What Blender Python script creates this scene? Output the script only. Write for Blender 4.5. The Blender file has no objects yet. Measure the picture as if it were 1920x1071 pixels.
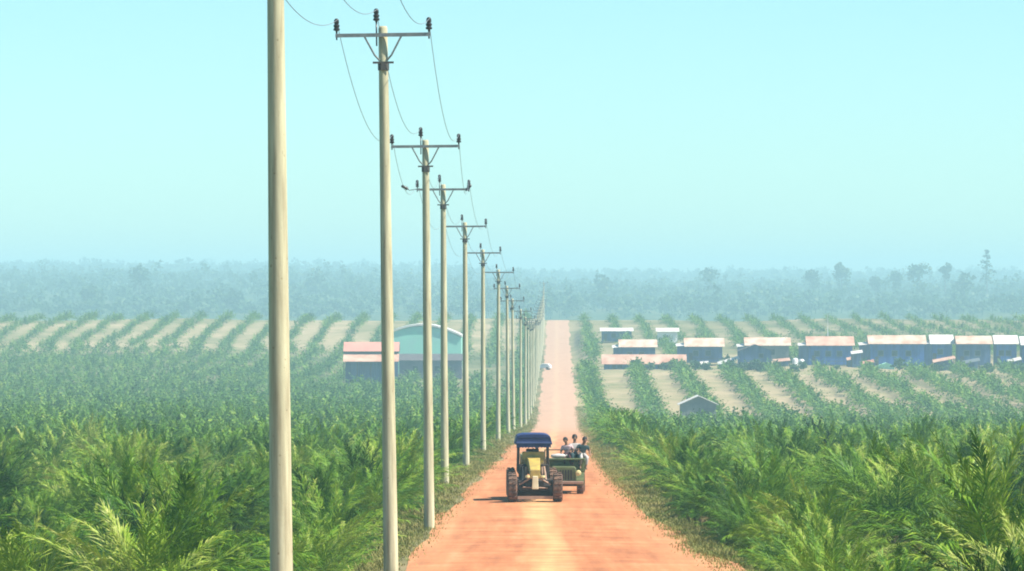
import bpy, bmesh, math, random
import numpy as np
from mathutils import Vector, Matrix
R = math.radians
PI = math.pi
F = 8533.33          # focal length in pixels of the 1920 px wide photograph (160 mm lens on a 36 mm sensor)
sc = bpy.context.scene
col = sc.collection
rnd = random.Random(11)

# ------------------------------------------------------------------ helpers
def X(px, d): return (px - 960.0) / F * d
def Z(py, d): return (535.5 - py) / F * d

def lerp_table(tab, v):
    if v <= tab[0][0]: return tab[0][1]
    for (a, za), (b, zb) in zip(tab, tab[1:]):
        if v <= b: return za + (zb - za) * (v - a) / (b - a)
    return tab[-1][1]

def smooth_table(tab):
    xs = np.array([t[0] for t in tab], float); ys = np.array([t[1] for t in tab], float)
    h = np.diff(xs); dl = np.diff(ys) / h
    m = np.zeros(len(xs)); m[0] = dl[0]; m[-1] = dl[-1]
    for i in range(1, len(xs) - 1):
        if dl[i-1] * dl[i] > 0:
            w1 = 2*h[i] + h[i-1]; w2 = h[i] + 2*h[i-1]
            m[i] = (w1 + w2) / (w1/dl[i-1] + w2/dl[i])
    def f(v):
        v = min(max(v, xs[0]), xs[-1])
        i = min(max(int(np.searchsorted(xs, v)) - 1, 0), len(xs) - 2)
        t = (v - xs[i]) / h[i]
        return ((1+2*t)*(1-t)**2*ys[i] + t*(1-t)**2*h[i]*m[i] + t*t*(3-2*t)*ys[i+1] + t*t*(t-1)*h[i]*m[i+1])
    return f

def sstep(a, b, v):
    t = min(max((v - a) / (b - a), 0.0), 1.0)
    return t*t*(3-2*t)

def link(o, parent=None):
    col.objects.link(o)
    if parent is not None: o.parent = parent
    return o

def empty(name, loc=(0,0,0), rz=0.0):
    o = bpy.data.objects.new(name, None)
    o.empty_display_size = 0.3
    o.location = loc; o.rotation_euler = (0, 0, rz)
    return link(o)

def tag(o, label=None, cat=None, group=None, kind=None):
    if label: o['label'] = label
    if cat: o['category'] = cat
    if group: o['group'] = group
    if kind: o['kind'] = kind
    return o

class MB:
    """collects shapes, builds ONE mesh object"""
    def __init__(self): self.v = []; self.f = []; self.m = []
    def add(self, vs, fs, mi=0):
        b = len(self.v); self.v += [tuple(p) for p in vs]
        self.f += [tuple(b + i for i in q) for q in fs]; self.m += [mi] * len(fs)
        return self
    def box(self, x0, x1, y0, y1, z0, z1, mi=0, taper=0.0):
        c = [(x0,y0,z0),(x1,y0,z0),(x1,y1,z0),(x0,y1,z0),(x0+taper,y0+taper,z1),(x1-taper,y0+taper,z1),(x1-taper,y1-taper,z1),(x0+taper,y1-taper,z1)]
        return self.add(c, [(0,3,2,1),(4,5,6,7),(0,1,5,4),(1,2,6,5),(2,3,7,6),(3,0,4,7)], mi)
    def tube(self, pts, rads, n=10, mi=0, cap=True):
        pts = [Vector(p) for p in pts]
        if not hasattr(rads, '__len__'): rads = [rads] * len(pts)
        vs = []; ref = None
        for i, p in enumerate(pts):
            t = (pts[min(i+1, len(pts)-1)] - pts[max(i-1, 0)]).normalized()
            if ref is None:
                ref = Vector((1,0,0)) if abs(t.x) < 0.8 else Vector((0,1,0))
            a = (ref - t * ref.dot(t)).normalized(); b = t.cross(a); ref = a
            for k in range(n):
                an = 2*PI*k/n
                vs.append(p + (a*math.cos(an) + b*math.sin(an)) * rads[i])
        fs = []
        for i in range(len(pts)-1):
            for k in range(n):
                fs.append((i*n+k, i*n+(k+1)%n, (i+1)*n+(k+1)%n, (i+1)*n+k))
        if cap:
            fs.append(tuple(range(n-1, -1, -1))); fs.append(tuple((len(pts)-1)*n + k for k in range(n)))
        return self.add(vs, fs, mi)
    def lathe(self, prof, c=(0,0,0), axis='z', n=16, mi=0):
        vs = []
        for (r, h) in prof:
            for k in range(n):
                a = 2*PI*k/n
                if axis == 'z': vs.append((c[0]+r*math.cos(a), c[1]+r*math.sin(a), c[2]+h))
                else: vs.append((c[0]+h, c[1]+r*math.cos(a), c[2]+r*math.sin(a)))
        fs = []
        for i in range(len(prof)-1):
            for k in range(n):
                fs.append((i*n+k, i*n+(k+1)%n, (i+1)*n+(k+1)%n, (i+1)*n+k))
        fs.append(tuple(range(n-1,-1,-1))); fs.append(tuple((len(prof)-1)*n+k for k in range(n)))
        return self.add(vs, fs, mi)
    def prism(self, outline, y0, y1, mi=0):
        n = len(outline)
        vs = [(x, y0, z) for x, z in outline] + [(x, y1, z) for x, z in outline]
        fs = [tuple(range(n)), tuple(range(2*n-1, n-1, -1))] + [((i+1)%n, i, n+i, n+(i+1)%n) for i in range(n)]
        return self.add(vs, fs, mi)
    def sheet(self, quad, th, mi=0):
        """a slab of thickness th below the four corners"""
        q = [Vector(p) for p in quad]
        nrm = (q[1]-q[0]).cross(q[3]-q[0]).normalized()
        vs = q + [p - nrm*th for p in q]
        return self.add(vs, [(0,1,2,3),(7,6,5,4),(1,0,4,5),(2,1,5,6),(3,2,6,7),(0,3,7,4)], mi)
    def build(self, name, mats, parent=None, smooth=False, bevel=0.0):
        me = bpy.data.meshes.new(name)
        me.from_pydata(self.v, [], self.f)
        if not isinstance(mats, (list, tuple)): mats = [mats]
        for m in mats: me.materials.append(m)
        me.polygons.foreach_set('material_index', self.m)
        if smooth: me.polygons.foreach_set('use_smooth', [True]*len(self.f))
        bm = bmesh.new(); bm.from_mesh(me); bmesh.ops.recalc_face_normals(bm, faces=bm.faces)
        bm.to_mesh(me); bm.free()
        o = bpy.data.objects.new(name, me)
        if bevel:
            b = o.modifiers.new('edge', 'BEVEL'); b.width = bevel; b.segments = 2; b.limit_method = 'ANGLE'
        return link(o, parent)

def quads_mesh(name, verts, mats, midx=None):
    """verts (n,4,3) array of separate quads -> mesh"""
    verts = np.ascontiguousarray(verts, np.float32); n = len(verts)
    me = bpy.data.meshes.new(name)
    me.vertices.add(n*4); me.vertices.foreach_set('co', verts.reshape(-1))
    me.loops.add(n*4); me.loops.foreach_set('vertex_index', np.arange(n*4, dtype=np.int32))
    me.polygons.add(n)
    me.polygons.foreach_set('loop_start', np.arange(0, n*4, 4, dtype=np.int32))
    me.polygons.foreach_set('loop_total', np.full(n, 4, np.int32))
    for m in (mats if isinstance(mats, (list, tuple)) else [mats]): me.materials.append(m)
    if midx is not None: me.polygons.foreach_set('material_index', np.ascontiguousarray(midx, np.int32))
    me.update(calc_edges=True); me.validate()
    return me

# ------------------------------------------------------------------ materials
def new_mat(name):
    m = bpy.data.materials.new(name); m.use_nodes = True
    nt = m.node_tree; nt.nodes.clear()
    return m, nt, nt.nodes, nt.links

def ramp(N, stops):
    r = N.new('ShaderNodeValToRGB')
    while len(r.color_ramp.elements) > 1: r.color_ramp.elements.remove(r.color_ramp.elements[0])
    r.color_ramp.elements[0].position = stops[0][0]; r.color_ramp.elements[0].color = (*stops[0][1], 1)
    for p, c in stops[1:]:
        e = r.color_ramp.elements.new(p); e.color = (*c, 1)
    return r

def noise(N, L, vec, scale, detail=4, rough=0.55):
    n = N.new('ShaderNodeTexNoise'); n.inputs['Scale'].default_value = scale
    n.inputs['Detail'].default_value = detail; n.inputs['Roughness'].default_value = rough
    if vec is not None: L.new(vec, n.inputs['Vector'])
    return n

def mixc(N, L, fac, a, b, mode='MIX'):
    m = N.new('ShaderNodeMix'); m.data_type = 'RGBA'; m.blend_type = mode
    for s, v in ((m.inputs[0], fac), (m.inputs[6], a), (m.inputs[7], b)):
        if hasattr(v, 'is_output'): L.new(v, s)
        elif isinstance(v, (tuple, list)): s.default_value = (*v, 1)
        else: s.default_value = v
    return m.outputs[2]

def math_n(N, L, op, a, b=None, clamp=False):
    m = N.new('ShaderNodeMath'); m.operation = op; m.use_clamp = clamp
    for i, v in enumerate((a, b)):
        if v is None: continue
        if hasattr(v, 'is_output'): L.new(v, m.inputs[i])
        else: m.inputs[i].default_value = v
    return m.outputs[0]

def simple(name, c0, c1=None, scale=3.0, rough=0.6, metal=0.0, bump=0.0, bscale=20.0, obj_space=True, spec=0.4):
    """paint, metal, cloth: two tones mixed by a noise with a little bump"""
    m, nt, N, L = new_mat(name)
    out = N.new('ShaderNodeOutputMaterial'); b = N.new('ShaderNodeBsdfPrincipled')
    tc = N.new('ShaderNodeTexCoord'); vec = tc.outputs['Object']
    n = noise(N, L, vec, scale)
    r = ramp(N, [(0.35, c0), (0.65, c1 or tuple(x*0.8 for x in c0))]); L.new(n.outputs['Fac'], r.inputs[0])
    L.new(r.outputs[0], b.inputs['Base Color'])
    b.inputs['Roughness'].default_value = rough; b.inputs['Metallic'].default_value = metal
    b.inputs['Specular IOR Level'].default_value = spec
    if bump:
        n2 = noise(N, L, vec, bscale); bp = N.new('ShaderNodeBump'); bp.inputs['Strength'].default_value = bump
        bp.inputs['Distance'].default_value = 0.02
        L.new(n2.outputs['Fac'], bp.inputs['Height']); L.new(bp.outputs[0], b.inputs['Normal'])
    L.new(b.outputs[0], out.inputs[0])
    return m

def foliage(name, stops, scale=0.35, trans=0.13, rough=0.5, fine=5.0):
    m, nt, N, L = new_mat(name)
    out = N.new('ShaderNodeOutputMaterial'); b = N.new('ShaderNodeBsdfPrincipled')
    g = N.new('ShaderNodeNewGeometry'); oi = N.new('ShaderNodeObjectInfo')
    n = noise(N, L, g.outputs['Position'], scale, 3)
    n2 = noise(N, L, g.outputs['Position'], fine, 2)
    s = math_n(N, L, 'ADD', math_n(N, L, 'MULTIPLY', n.outputs['Fac'], 0.6), math_n(N, L, 'MULTIPLY', n2.outputs['Fac'], 0.35))
    s = math_n(N, L, 'ADD', s, math_n(N, L, 'MULTIPLY', math_n(N, L, 'SUBTRACT', oi.outputs['Random'], 0.5), 0.17))
    r = ramp(N, stops); L.new(s, r.inputs[0])
    L.new(r.outputs[0], b.inputs['Base Color'])
    b.inputs['Roughness'].default_value = rough; b.inputs['Specular IOR Level'].default_value = 0.22
    t = N.new('ShaderNodeBsdfTranslucent'); L.new(mixc(N, L, 1.0, r.outputs[0], (1.0, 1.0, 0.55), 'MULTIPLY'), t.inputs['Color'])
    mx = N.new('ShaderNodeMixShader'); mx.inputs[0].default_value = trans
    L.new(b.outputs[0], mx.inputs[1]); L.new(t.outputs[0], mx.inputs[2]); L.new(mx.outputs[0], out.inputs[0])
    return m

M = {}
M['frond'] = foliage('palm_leaf', [(0.30, (0.011, 0.042, 0.003)), (0.40, (0.045, 0.130, 0.006)), (0.48, (0.120, 0.245, 0.010)), (0.56, (0.25, 0.345, 0.030)), (0.68, (0.45, 0.46, 0.15))], fine=7.0)
M['dry'] = foliage('dry_palm_leaf', [(0.3, (0.10, 0.075, 0.03)), (0.5, (0.20, 0.15, 0.06)), (0.7, (0.30, 0.24, 0.12))], trans=0.15, rough=0.7)
M['grass'] = foliage('verge_grass', [(0.3, (0.06, 0.10, 0.015)), (0.45, (0.14, 0.16, 0.03)), (0.58, (0.27, 0.24, 0.075)), (0.72, (0.44, 0.35, 0.17))], scale=0.5, rough=0.7)
M['fern'] = foliage('undergrowth_leaf', [(0.3, (0.02, 0.06, 0.012)), (0.5, (0.045, 0.11, 0.018)), (0.7, (0.10, 0.15, 0.03))], scale=0.5, rough=0.6)
M['tree'] = foliage('tree_leaf', [(0.3, (0.02, 0.055, 0.018)), (0.5, (0.045, 0.10, 0.030)), (0.7, (0.10, 0.16, 0.05))], scale=0.06, trans=0.2, fine=0.6)
M['bark'] = simple('bark', (0.12, 0.085, 0.055), (0.07, 0.05, 0.035), 6, 0.9, bump=0.4)
M['greybark'] = simple('grey_bark', (0.20, 0.18, 0.15), (0.12, 0.10, 0.08), 1, 0.9)

def concrete():
    m, nt, N, L = new_mat('pole_concrete')
    out = N.new('ShaderNodeOutputMaterial'); b = N.new('ShaderNodeBsdfPrincipled')
    tc = N.new('ShaderNodeTexCoord')
    mp = N.new('ShaderNodeMapping'); mp.inputs['Scale'].default_value = (4.5, 4.5, 0.30); L.new(tc.outputs['Object'], mp.inputs[0])
    n = noise(N, L, mp.outputs[0], 2.2, 6, 0.6)
    r = ramp(N, [(0.28, (0.27, 0.23, 0.14)), (0.45, (0.42, 0.39, 0.25)), (0.6, (0.53, 0.51, 0.33)), (0.75, (0.60, 0.59, 0.41))]); L.new(n.outputs['Fac'], r.inputs[0])
    n2 = noise(N, L, tc.outputs['Object'], 14, 3)      # small dark pits and form marks
    pit = ramp(N, [(0.24, (0.45, 0.4, 0.35)), (0.33, (1, 1, 1))]); L.new(n2.outputs['Fac'], pit.inputs[0])
    c = mixc(N, L, 1.0, r.outputs[0], pit.outputs[0], 'MULTIPLY')
    L.new(c, b.inputs['Base Color']); b.inputs['Roughness'].default_value = 0.85
    bp = N.new('ShaderNodeBump'); bp.inputs['Strength'].default_value = 0.25; bp.inputs['Distance'].default_value = 0.01
    L.new(n2.outputs['Fac'], bp.inputs['Height']); L.new(bp.outputs[0], b.inputs['Normal'])
    L.new(b.outputs[0], out.inputs[0]); return m
M['concrete'] = concrete()
M['steel'] = simple('galvanised_steel', (0.30, 0.31, 0.30), (0.20, 0.21, 0.21), 8, 0.5, 0.6)
M['clampiron'] = simple('weathered_iron', (0.09, 0.085, 0.075), (0.06, 0.055, 0.05), 6, 0.7)
M['ceramic'] = simple('dark_ceramic', (0.022, 0.018, 0.016), (0.04, 0.03, 0.028), 5, 0.25)
M['wire'] = simple('aluminium_wire', (0.34, 0.36, 0.37), (0.28, 0.3, 0.3), 5, 0.5, 0.5)

def road_mat():
    m, nt, N, L = new_mat('laterite_dirt')
    out = N.new('ShaderNodeOutputMaterial'); b = N.new('ShaderNodeBsdfPrincipled')
    uv = N.new('ShaderNodeAttribute'); uv.attribute_name = 'lane'       # x across the road, y along it, metres
    sx = N.new('ShaderNodeSeparateXYZ'); L.new(uv.outputs['Vector'], sx.inputs[0])
    g = N.new('ShaderNodeNewGeometry')
    stretch = N.new('ShaderNodeMapping'); stretch.inputs['Scale'].default_value = (1.6, 0.07, 1); L.new(uv.outputs['Vector'], stretch.inputs[0])
    ruts = noise(N, L, stretch.outputs[0], 1.0, 5, 0.6)
    big = noise(N, L, g.outputs['Position'], 0.09, 4)
    mp2 = N.new('ShaderNodeMapping'); mp2.inputs['Scale'].default_value = (0.35, 0.5, 1); L.new(uv.outputs['Vector'], mp2.inputs[0])
    cross = noise(N, L, mp2.outputs[0], 1.0, 5, 0.65)                    # washboard and patches
    fine = noise(N, L, g.outputs['Position'], 9.0, 4, 0.7)
    s = math_n(N, L, 'ADD', math_n(N, L, 'MULTIPLY', ruts.outputs['Fac'], 0.45), math_n(N, L, 'MULTIPLY', cross.outputs['Fac'], 0.4))
    s = math_n(N, L, 'ADD', s, math_n(N, L, 'MULTIPLY', big.outputs['Fac'], 0.15))
    r = ramp(N, [(0.39, (0.25, 0.075, 0.030)), (0.46, (0.36, 0.120, 0.047)), (0.54, (0.44, 0.170, 0.070)), (0.62, (0.51, 0.245, 0.120))])
    L.new(s, r.inputs[0])
    # pale loose gravel left in a wandering windrow along the crown of the road and along the edges
    wob = noise(N, L, stretch.outputs[0], 0.6, 2)
    off = math_n(N, L, 'ADD', sx.outputs[0], math_n(N, L, 'MULTIPLY', math_n(N, L, 'SUBTRACT', wob.outputs['Fac'], 0.5), 1.6))
    dist = math_n(N, L, 'ABSOLUTE', math_n(N, L, 'ADD', off, 0.15))
    crown = ramp(N, [(0.0, (1, 1, 1)), (0.38, (0.55, 0.55, 0.55)), (0.75, (0, 0, 0))]); L.new(dist, crown.inputs[0])
    f1 = math_n(N, L, 'MULTIPLY', crown.outputs[0], math_n(N, L, 'ADD', math_n(N, L, 'MULTIPLY', cross.outputs['Fac'], 2.6), -0.52), True)
    c = mixc(N, L, f1, r.outputs[0], (0.60, 0.36, 0.155))
    rut = ramp(N, [(0.0, (0, 0, 0)), (0.25, (1, 1, 1)), (0.5, (0, 0, 0))]); L.new(math_n(N, L, 'MULTIPLY', math_n(N, L, 'ABSOLUTE', math_n(N, L, 'SUBTRACT', math_n(N, L, 'ABSOLUTE', off), 1.15)), 0.5), rut.inputs[0])
    c = mixc(N, L, math_n(N, L, 'MULTIPLY', rut.outputs[0], 0.0), c, (0.3, 0.1, 0.05))
    edge = N.new('ShaderNodeMapRange'); edge.inputs[1].default_value = 2.2; edge.inputs[2].default_value = 3.9; edge.clamp = True; L.new(math_n(N, L, 'ABSOLUTE', sx.outputs[0]), edge.inputs[0])
    c = mixc(N, L, math_n(N, L, 'MULTIPLY', edge.outputs[0], math_n(N, L, 'MULTIPLY', ruts.outputs['Fac'], 0.9)), c, (0.52, 0.27, 0.13))
    # farther on the road colour blends into a paler, pinker tone
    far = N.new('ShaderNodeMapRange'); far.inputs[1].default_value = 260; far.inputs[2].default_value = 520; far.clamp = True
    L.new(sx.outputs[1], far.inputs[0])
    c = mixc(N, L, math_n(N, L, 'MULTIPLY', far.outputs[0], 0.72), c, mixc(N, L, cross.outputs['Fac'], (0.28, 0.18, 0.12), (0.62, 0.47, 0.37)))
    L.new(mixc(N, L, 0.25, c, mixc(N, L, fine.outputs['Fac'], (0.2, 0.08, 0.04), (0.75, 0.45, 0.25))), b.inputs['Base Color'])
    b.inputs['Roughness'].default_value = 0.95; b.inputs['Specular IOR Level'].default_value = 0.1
    bp = N.new('ShaderNodeBump'); bp.inputs['Strength'].default_value = 0.6; bp.inputs['Distance'].default_value = 0.08
    L.new(math_n(N, L, 'ADD', cross.outputs['Fac'], math_n(N, L, 'MULTIPLY', fine.outputs['Fac'], 0.3)), bp.inputs['Height']); L.new(bp.outputs[0], b.inputs['Normal'])
    L.new(b.outputs[0], out.inputs[0]); return m

def ground_mat():
    m, nt, N, L = new_mat('field_ground')
    out = N.new('ShaderNodeOutputMaterial'); b = N.new('ShaderNodeBsdfPrincipled')
    at = N.new('ShaderNodeAttribute'); at.attribute_name = 'cover'     # 0 undergrowth, 1 bare soil
    g = N.new('ShaderNodeNewGeometry')
    n1 = noise(N, L, g.outputs['Position'], 0.25, 6, 0.6)
    n2 = noise(N, L, g.outputs['Position'], 0.035, 4, 0.6)
    n3 = noise(N, L, g.outputs['Position'], 2.5, 4, 0.7)
    green = ramp(N, [(0.3, (0.025, 0.05, 0.015)), (0.5, (0.05, 0.09, 0.022)), (0.65, (0.11, 0.12, 0.035)), (0.78, (0.17, 0.15, 0.06))]); L.new(n1.outputs['Fac'], green.inputs[0])
    soil = ramp(N, [(0.3, (0.20, 0.22, 0.07)), (0.42, (0.30, 0.26, 0.13)), (0.55, (0.40, 0.31, 0.18)), (0.7, (0.48, 0.35, 0.23))])
    L.new(math_n(N, L, 'ADD', math_n(N, L, 'MULTIPLY', n1.outputs['Fac'], 0.6), math_n(N, L, 'MULTIPLY', n2.outputs['Fac'], 0.4)), soil.inputs[0])
    f = math_n(N, L, 'ADD', at.outputs['Fac'], math_n(N, L, 'MULTIPLY', math_n(N, L, 'SUBTRACT', n2.outputs['Fac'], 0.5), 1.5), True)
    c = mixc(N, L, f, green.outputs[0], soil.outputs[0])
    c = mixc(N, L, 0.5, c, mixc(N, L, n3.outputs['Fac'], (0.5,0.5,0.5), (1,1,1)), 'MULTIPLY')
    L.new(c, b.inputs['Base Color']); b.inputs['Roughness'].default_value = 1.0; b.inputs['Specular IOR Level'].default_value = 0.05
    bp = N.new('ShaderNodeBump'); bp.inputs['Strength'].default_value = 0.6; bp.inputs['Distance'].default_value = 0.15
    L.new(n3.outputs['Fac'], bp.inputs['Height']); L.new(bp.outputs[0], b.inputs['Normal'])
    L.new(b.outputs[0], out.inputs[0]); return m
M['road'] = road_mat(); M['ground'] = ground_mat()

M['zinc_pale'] = simple('pale_zinc_sheet', (0.62, 0.50, 0.39), (0.46, 0.25, 0.16), 0.45, 0.55, 0.0)
M['zinc_white'] = simple('white_zinc_sheet', (0.68, 0.66, 0.61), (0.58, 0.50, 0.43), 0.5, 0.5)
M['zinc_rust'] = simple('rusted_zinc_sheet', (0.60, 0.38, 0.28), (0.42, 0.21, 0.14), 0.45, 0.65)
M['roof_pink'] = simple('faded_red_sheet', (0.62, 0.27, 0.20), (0.52, 0.22, 0.17), 0.4, 0.6)
M['roof_dark'] = simple('dark_thatch', (0.11, 0.09, 0.09), (0.07, 0.06, 0.07), 1.5, 0.9)
M['wall_blue'] = simple('blue_timber', (0.018, 0.075, 0.33), (0.03, 0.10, 0.36), 0.6, 0.75)
M['wall_slate'] = simple('slate_timber', (0.035, 0.07, 0.20), (0.025, 0.05, 0.15), 0.6, 0.8)
def planks(name, cs, rough=0.8):
    m, nt, N, L = new_mat(name)
    out = N.new('ShaderNodeOutputMaterial'); b = N.new('ShaderNodeBsdfPrincipled'); tc = N.new('ShaderNodeTexCoord')
    mp = N.new('ShaderNodeMapping'); mp.inputs['Scale'].default_value = (1.0, 1.0, 0.12); L.new(tc.outputs['Object'], mp.inputs[0])
    n = noise(N, L, mp.outputs[0], 1.3, 5, 0.75); r = ramp(N, [(0.30, cs[0]), (0.45, cs[1]), (0.56, cs[2]), (0.70, cs[3])]); L.new(n.outputs['Fac'], r.inputs[0])
    L.new(r.outputs[0], b.inputs['Base Color']); b.inputs['Roughness'].default_value = rough
    L.new(b.outputs[0], out.inputs[0]); return m
M['wall_blue'] = planks('blue_boards', [(0.008, 0.025, 0.10), (0.014, 0.06, 0.27), (0.025, 0.095, 0.36), (0.10, 0.18, 0.34)])
M['wall_slate'] = planks('slate_boards', [(0.010, 0.018, 0.05), (0.025, 0.05, 0.15), (0.04, 0.08, 0.22), (0.12, 0.14, 0.20)])
M['wall_grey'] = simple('grey_timber', (0.20, 0.21, 0.20), (0.14, 0.15, 0.15), 0.9, 0.85)
M['wall_dusk'] = simple('mauve_grey_boards', (0.13, 0.11, 0.15), (0.08, 0.07, 0.11), 0.8, 0.85)
M['wall_green'] = simple('mint_sheet', (0.30, 0.66, 0.50), (0.32, 0.60, 0.50), 0.3, 0.6)
M['wood_dark'] = simple('dark_timber', (0.06, 0.05, 0.05), (0.035, 0.03, 0.03), 2, 0.9)
M['glass'] = simple('dark_window_glass', (0.02, 0.025, 0.03), (0.03, 0.035, 0.04), 1, 0.1)
M['white'] = simple('white_paint', (0.80, 0.80, 0.77), (0.72, 0.72, 0.70), 2, 0.4)
M['tyre'] = simple('dusty_tyre', (0.06, 0.038, 0.028), (0.20, 0.11, 0.07), 5, 0.9, bump=0.5)
M['yellow'] = simple('worn_yellow_paint', (0.50, 0.37, 0.08), (0.33, 0.24, 0.07), 4, 0.5)
M['cream'] = simple('cream_paint', (0.72, 0.64, 0.42), (0.60, 0.52, 0.32), 4, 0.5)
M['canopy_blue'] = simple('blue_canvas', (0.012, 0.030, 0.14), (0.009, 0.02, 0.09), 3, 0.6)
M['canopy_trim'] = simple('blue_trim', (0.07, 0.11, 0.27), (0.05, 0.08, 0.22), 3, 0.6)
M['black'] = simple('black_iron', (0.022, 0.02, 0.02), (0.05, 0.035, 0.03), 5, 0.7)
M['dustysteel'] = simple('dusty_steel', (0.42, 0.27, 0.19), (0.30, 0.20, 0.15), 4, 0.6, 0.2)
M['rim'] = simple('dusty_rim', (0.40, 0.30, 0.14), (0.28, 0.2, 0.12), 4, 0.6)
M['truck_green'] = simple('green_paint', (0.14, 0.165, 0.06), (0.07, 0.085, 0.03), 3, 0.45)
M['lamp'] = simple('lamp_glass', (0.75, 0.66, 0.28), (0.7, 0.6, 0.3), 3, 0.2)
M['skin'] = simple('skin', (0.22, 0.12, 0.075), (0.18, 0.10, 0.06), 5, 0.6)
M['hair'] = simple('black_hair', (0.012, 0.01, 0.01), (0.02, 0.016, 0.014), 9, 0.6)
M['cloth_white'] = simple('white_cotton', (0.50, 0.47, 0.44), (0.40, 0.38, 0.36), 5, 0.9)
M['cloth_pink'] = simple('pale_pink_cotton', (0.62, 0.45, 0.44), (0.55, 0.38, 0.38), 5, 0.9)
M['cloth_dark'] = simple('dark_teal_cotton', (0.03, 0.06, 0.065), (0.02, 0.045, 0.05), 5, 0.9)
M['cloth_maroon'] = simple('maroon_cotton', (0.10, 0.03, 0.035), (0.07, 0.02, 0.03), 5, 0.9)

# ------------------------------------------------------------------ land form
centre = lambda d: 0.00996*d + lerp_table([(60,0.0),(108,0.0),(150,-0.25),(185,-0.6),(300,-0.55),(450,-0.1),(600,0.0)], d)
half_w = lambda d: lerp_table([(60,4.3),(108,4.1),(150,3.95),(180,3.3),(300,2.95),(450,2.7),(560,2.7),(750,3.0),(1300,3.2)], d)
far_tab = [(1345,-10.2),(1420,-14),(1560,-22),(1800,-24),(2300,-19.0),(2600,-15.5),(3000,-11.5),(3500,-7.5),(4100,-4.5),(4800,-2.0),(5600,4.0),(6400,6.0)]
road_z = smooth_table([(-120,-5.6),(40,-5.8),(66,-6.0),(108.6,-6.87),(150,-8.0),(190,-8.4),(239,-9.55),(289,-10.6),(341,-11.7),(400,-13.1),(480,-15.2),(560,-17.0),(650,-18.3),(750,-18.85),(850,-18.4),(950,-17.75),(1080,-16.8),(1200,-15.6),(1330,-10.5)] + far_tab)
left_z = smooth_table([(-120,-7.4),(40,-7.5),(80,-8.0),(108,-8.5),(150,-9.4),(200,-10.5),(289,-12.6),(400,-15.2),(560,-18.3),(750,-21.0),(900,-21.6),(1050,-20.4),(1190,-17.0),(1330,-10.3)] + far_tab)
right_z = smooth_table([(-120,-6.4),(40,-6.5),(80,-7.0),(108,-7.9),(150,-9.2),(200,-10.4),(289,-12.7),(400,-15.6),(560,-19.6),(650,-21.4),(720,-21.7),(790,-20.9),(860,-19.4),(950,-18.0),(985,-17.6),(1080,-15.8),(1200,-13.6),(1330,-10.5)] + far_tab)

def hump(x, y):
    return 0.35*math.sin(x*0.061+1.3)*math.sin(y*0.043+0.4) + 0.22*math.sin(x*0.13+y*0.09)

def ground_z(x, d):
    u = x - centre(d)
    zr = road_z(d); side = left_z(d) if u < 0 else right_z(d)
    k = sstep(4.0, 6.9, abs(u))
    z = zr*(1-k) + side*k
    z += k * hump(x, d) * (1 + sstep(1600, 2600, d) * 6)
    if d > 1500: z += 8.5*sstep(2300, 3700, d)*sstep(60, -160, x)
    return z

ds = [-120,-60,0,30]
v = 45.0
while v < 1360: ds.append(v); v += 5.0 if v < 420 else 10.0
ds += [1375,1400,1430,1470,1520,1580,1650,1730,1820,1920,2030,2150,2280,2420,2580,2760,2960,3180,3450,3800,4300,5000,5700,6400]
us = [-1400,-900,-620,-460,-360,-290,-240,-200,-170,-145,-125,-108,-93,-80,-69,-59,-50,-42,-35,-29,-24,-20,-17,-14.5,-12.5,-11,-9.5,-8.4,-7.4,-6.8,-6.2,-5.5,-4.8,-4.0,0]
us = us + [-a for a in us[-2::-1]]

def make_ground():
    nu, nd = len(us), len(ds); vs = []; cov = []
    for d in ds:
        c = centre(d)
        for u in us:
            x = c + u
            vs.append((x, d, ground_z(x, d)))
            if u < 0: s = sstep(780, 900, d)*0.33 + sstep(1150, 1200, d)*0.50
            else: s = sstep(640, 720, d)*0.98 - sstep(1010, 1080, d)*0.35
            s = max(s, 0.75*sstep(7.5, 4.8, abs(u)) if False else s)
            if abs(u) < 6.7: s = max(s, 0.62)
            s *= 1 - sstep(1345, 1450, d)
            cov.append(s)
    fs = [(j*nu+i, j*nu+i+1, (j+1)*nu+i+1, (j+1)*nu+i) for j in range(nd-1) for i in range(nu-1)]
    me = bpy.data.meshes.new('ground'); me.from_pydata(vs, [], fs); me.materials.append(M['ground'])
    a = me.attributes.new('cover', 'FLOAT', 'POINT'); a.data.foreach_set('value', cov)
    me.polygons.foreach_set('use_smooth', [True]*len(fs))
    o = link(bpy.data.objects.new('ground', me)); o['kind'] = 'structure'
    return o
make_ground()

def make_road():
    dd = [d for d in ds if d < 1345]; rows = [-1.0,-0.8,-0.5,-0.2,0,0.2,0.5,0.8,1.0]; n = len(rows)
    vs = []; lane = []
    for d in dd:
        el = half_w(d) - 0.12 + 0.22*math.sin(d*0.21) + 0.18*math.sin(d*0.083+1) + rnd.uniform(-.12,.12)
        er = half_w(d) + 0.15 + 0.22*math.sin(d*0.17+2) + 0.18*math.sin(d*0.071) + rnd.uniform(-.12,.12)
        c = centre(d); z = road_z(d)
        for t in rows:
            u = t*(el if t < 0 else er)
            vs.append((c+u, d, z + 0.012 + 0.05*(1-t*t))); lane.append((u, d, 0))
    fs = [(j*n+i, j*n+i+1, (j+1)*n+i+1, (j+1)*n+i) for j in range(len(dd)-1) for i in range(n-1)]
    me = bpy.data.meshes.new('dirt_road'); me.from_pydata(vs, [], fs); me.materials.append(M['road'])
    a = me.attributes.new('lane', 'FLOAT_VECTOR', 'POINT'); a.data.foreach_set('vector', np.array(lane, np.float32).reshape(-1))
    me.polygons.foreach_set('use_smooth', [True]*len(fs))
    o = link(bpy.data.objects.new('dirt_road', me)); o['kind'] = 'structure'
make_road()

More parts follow.
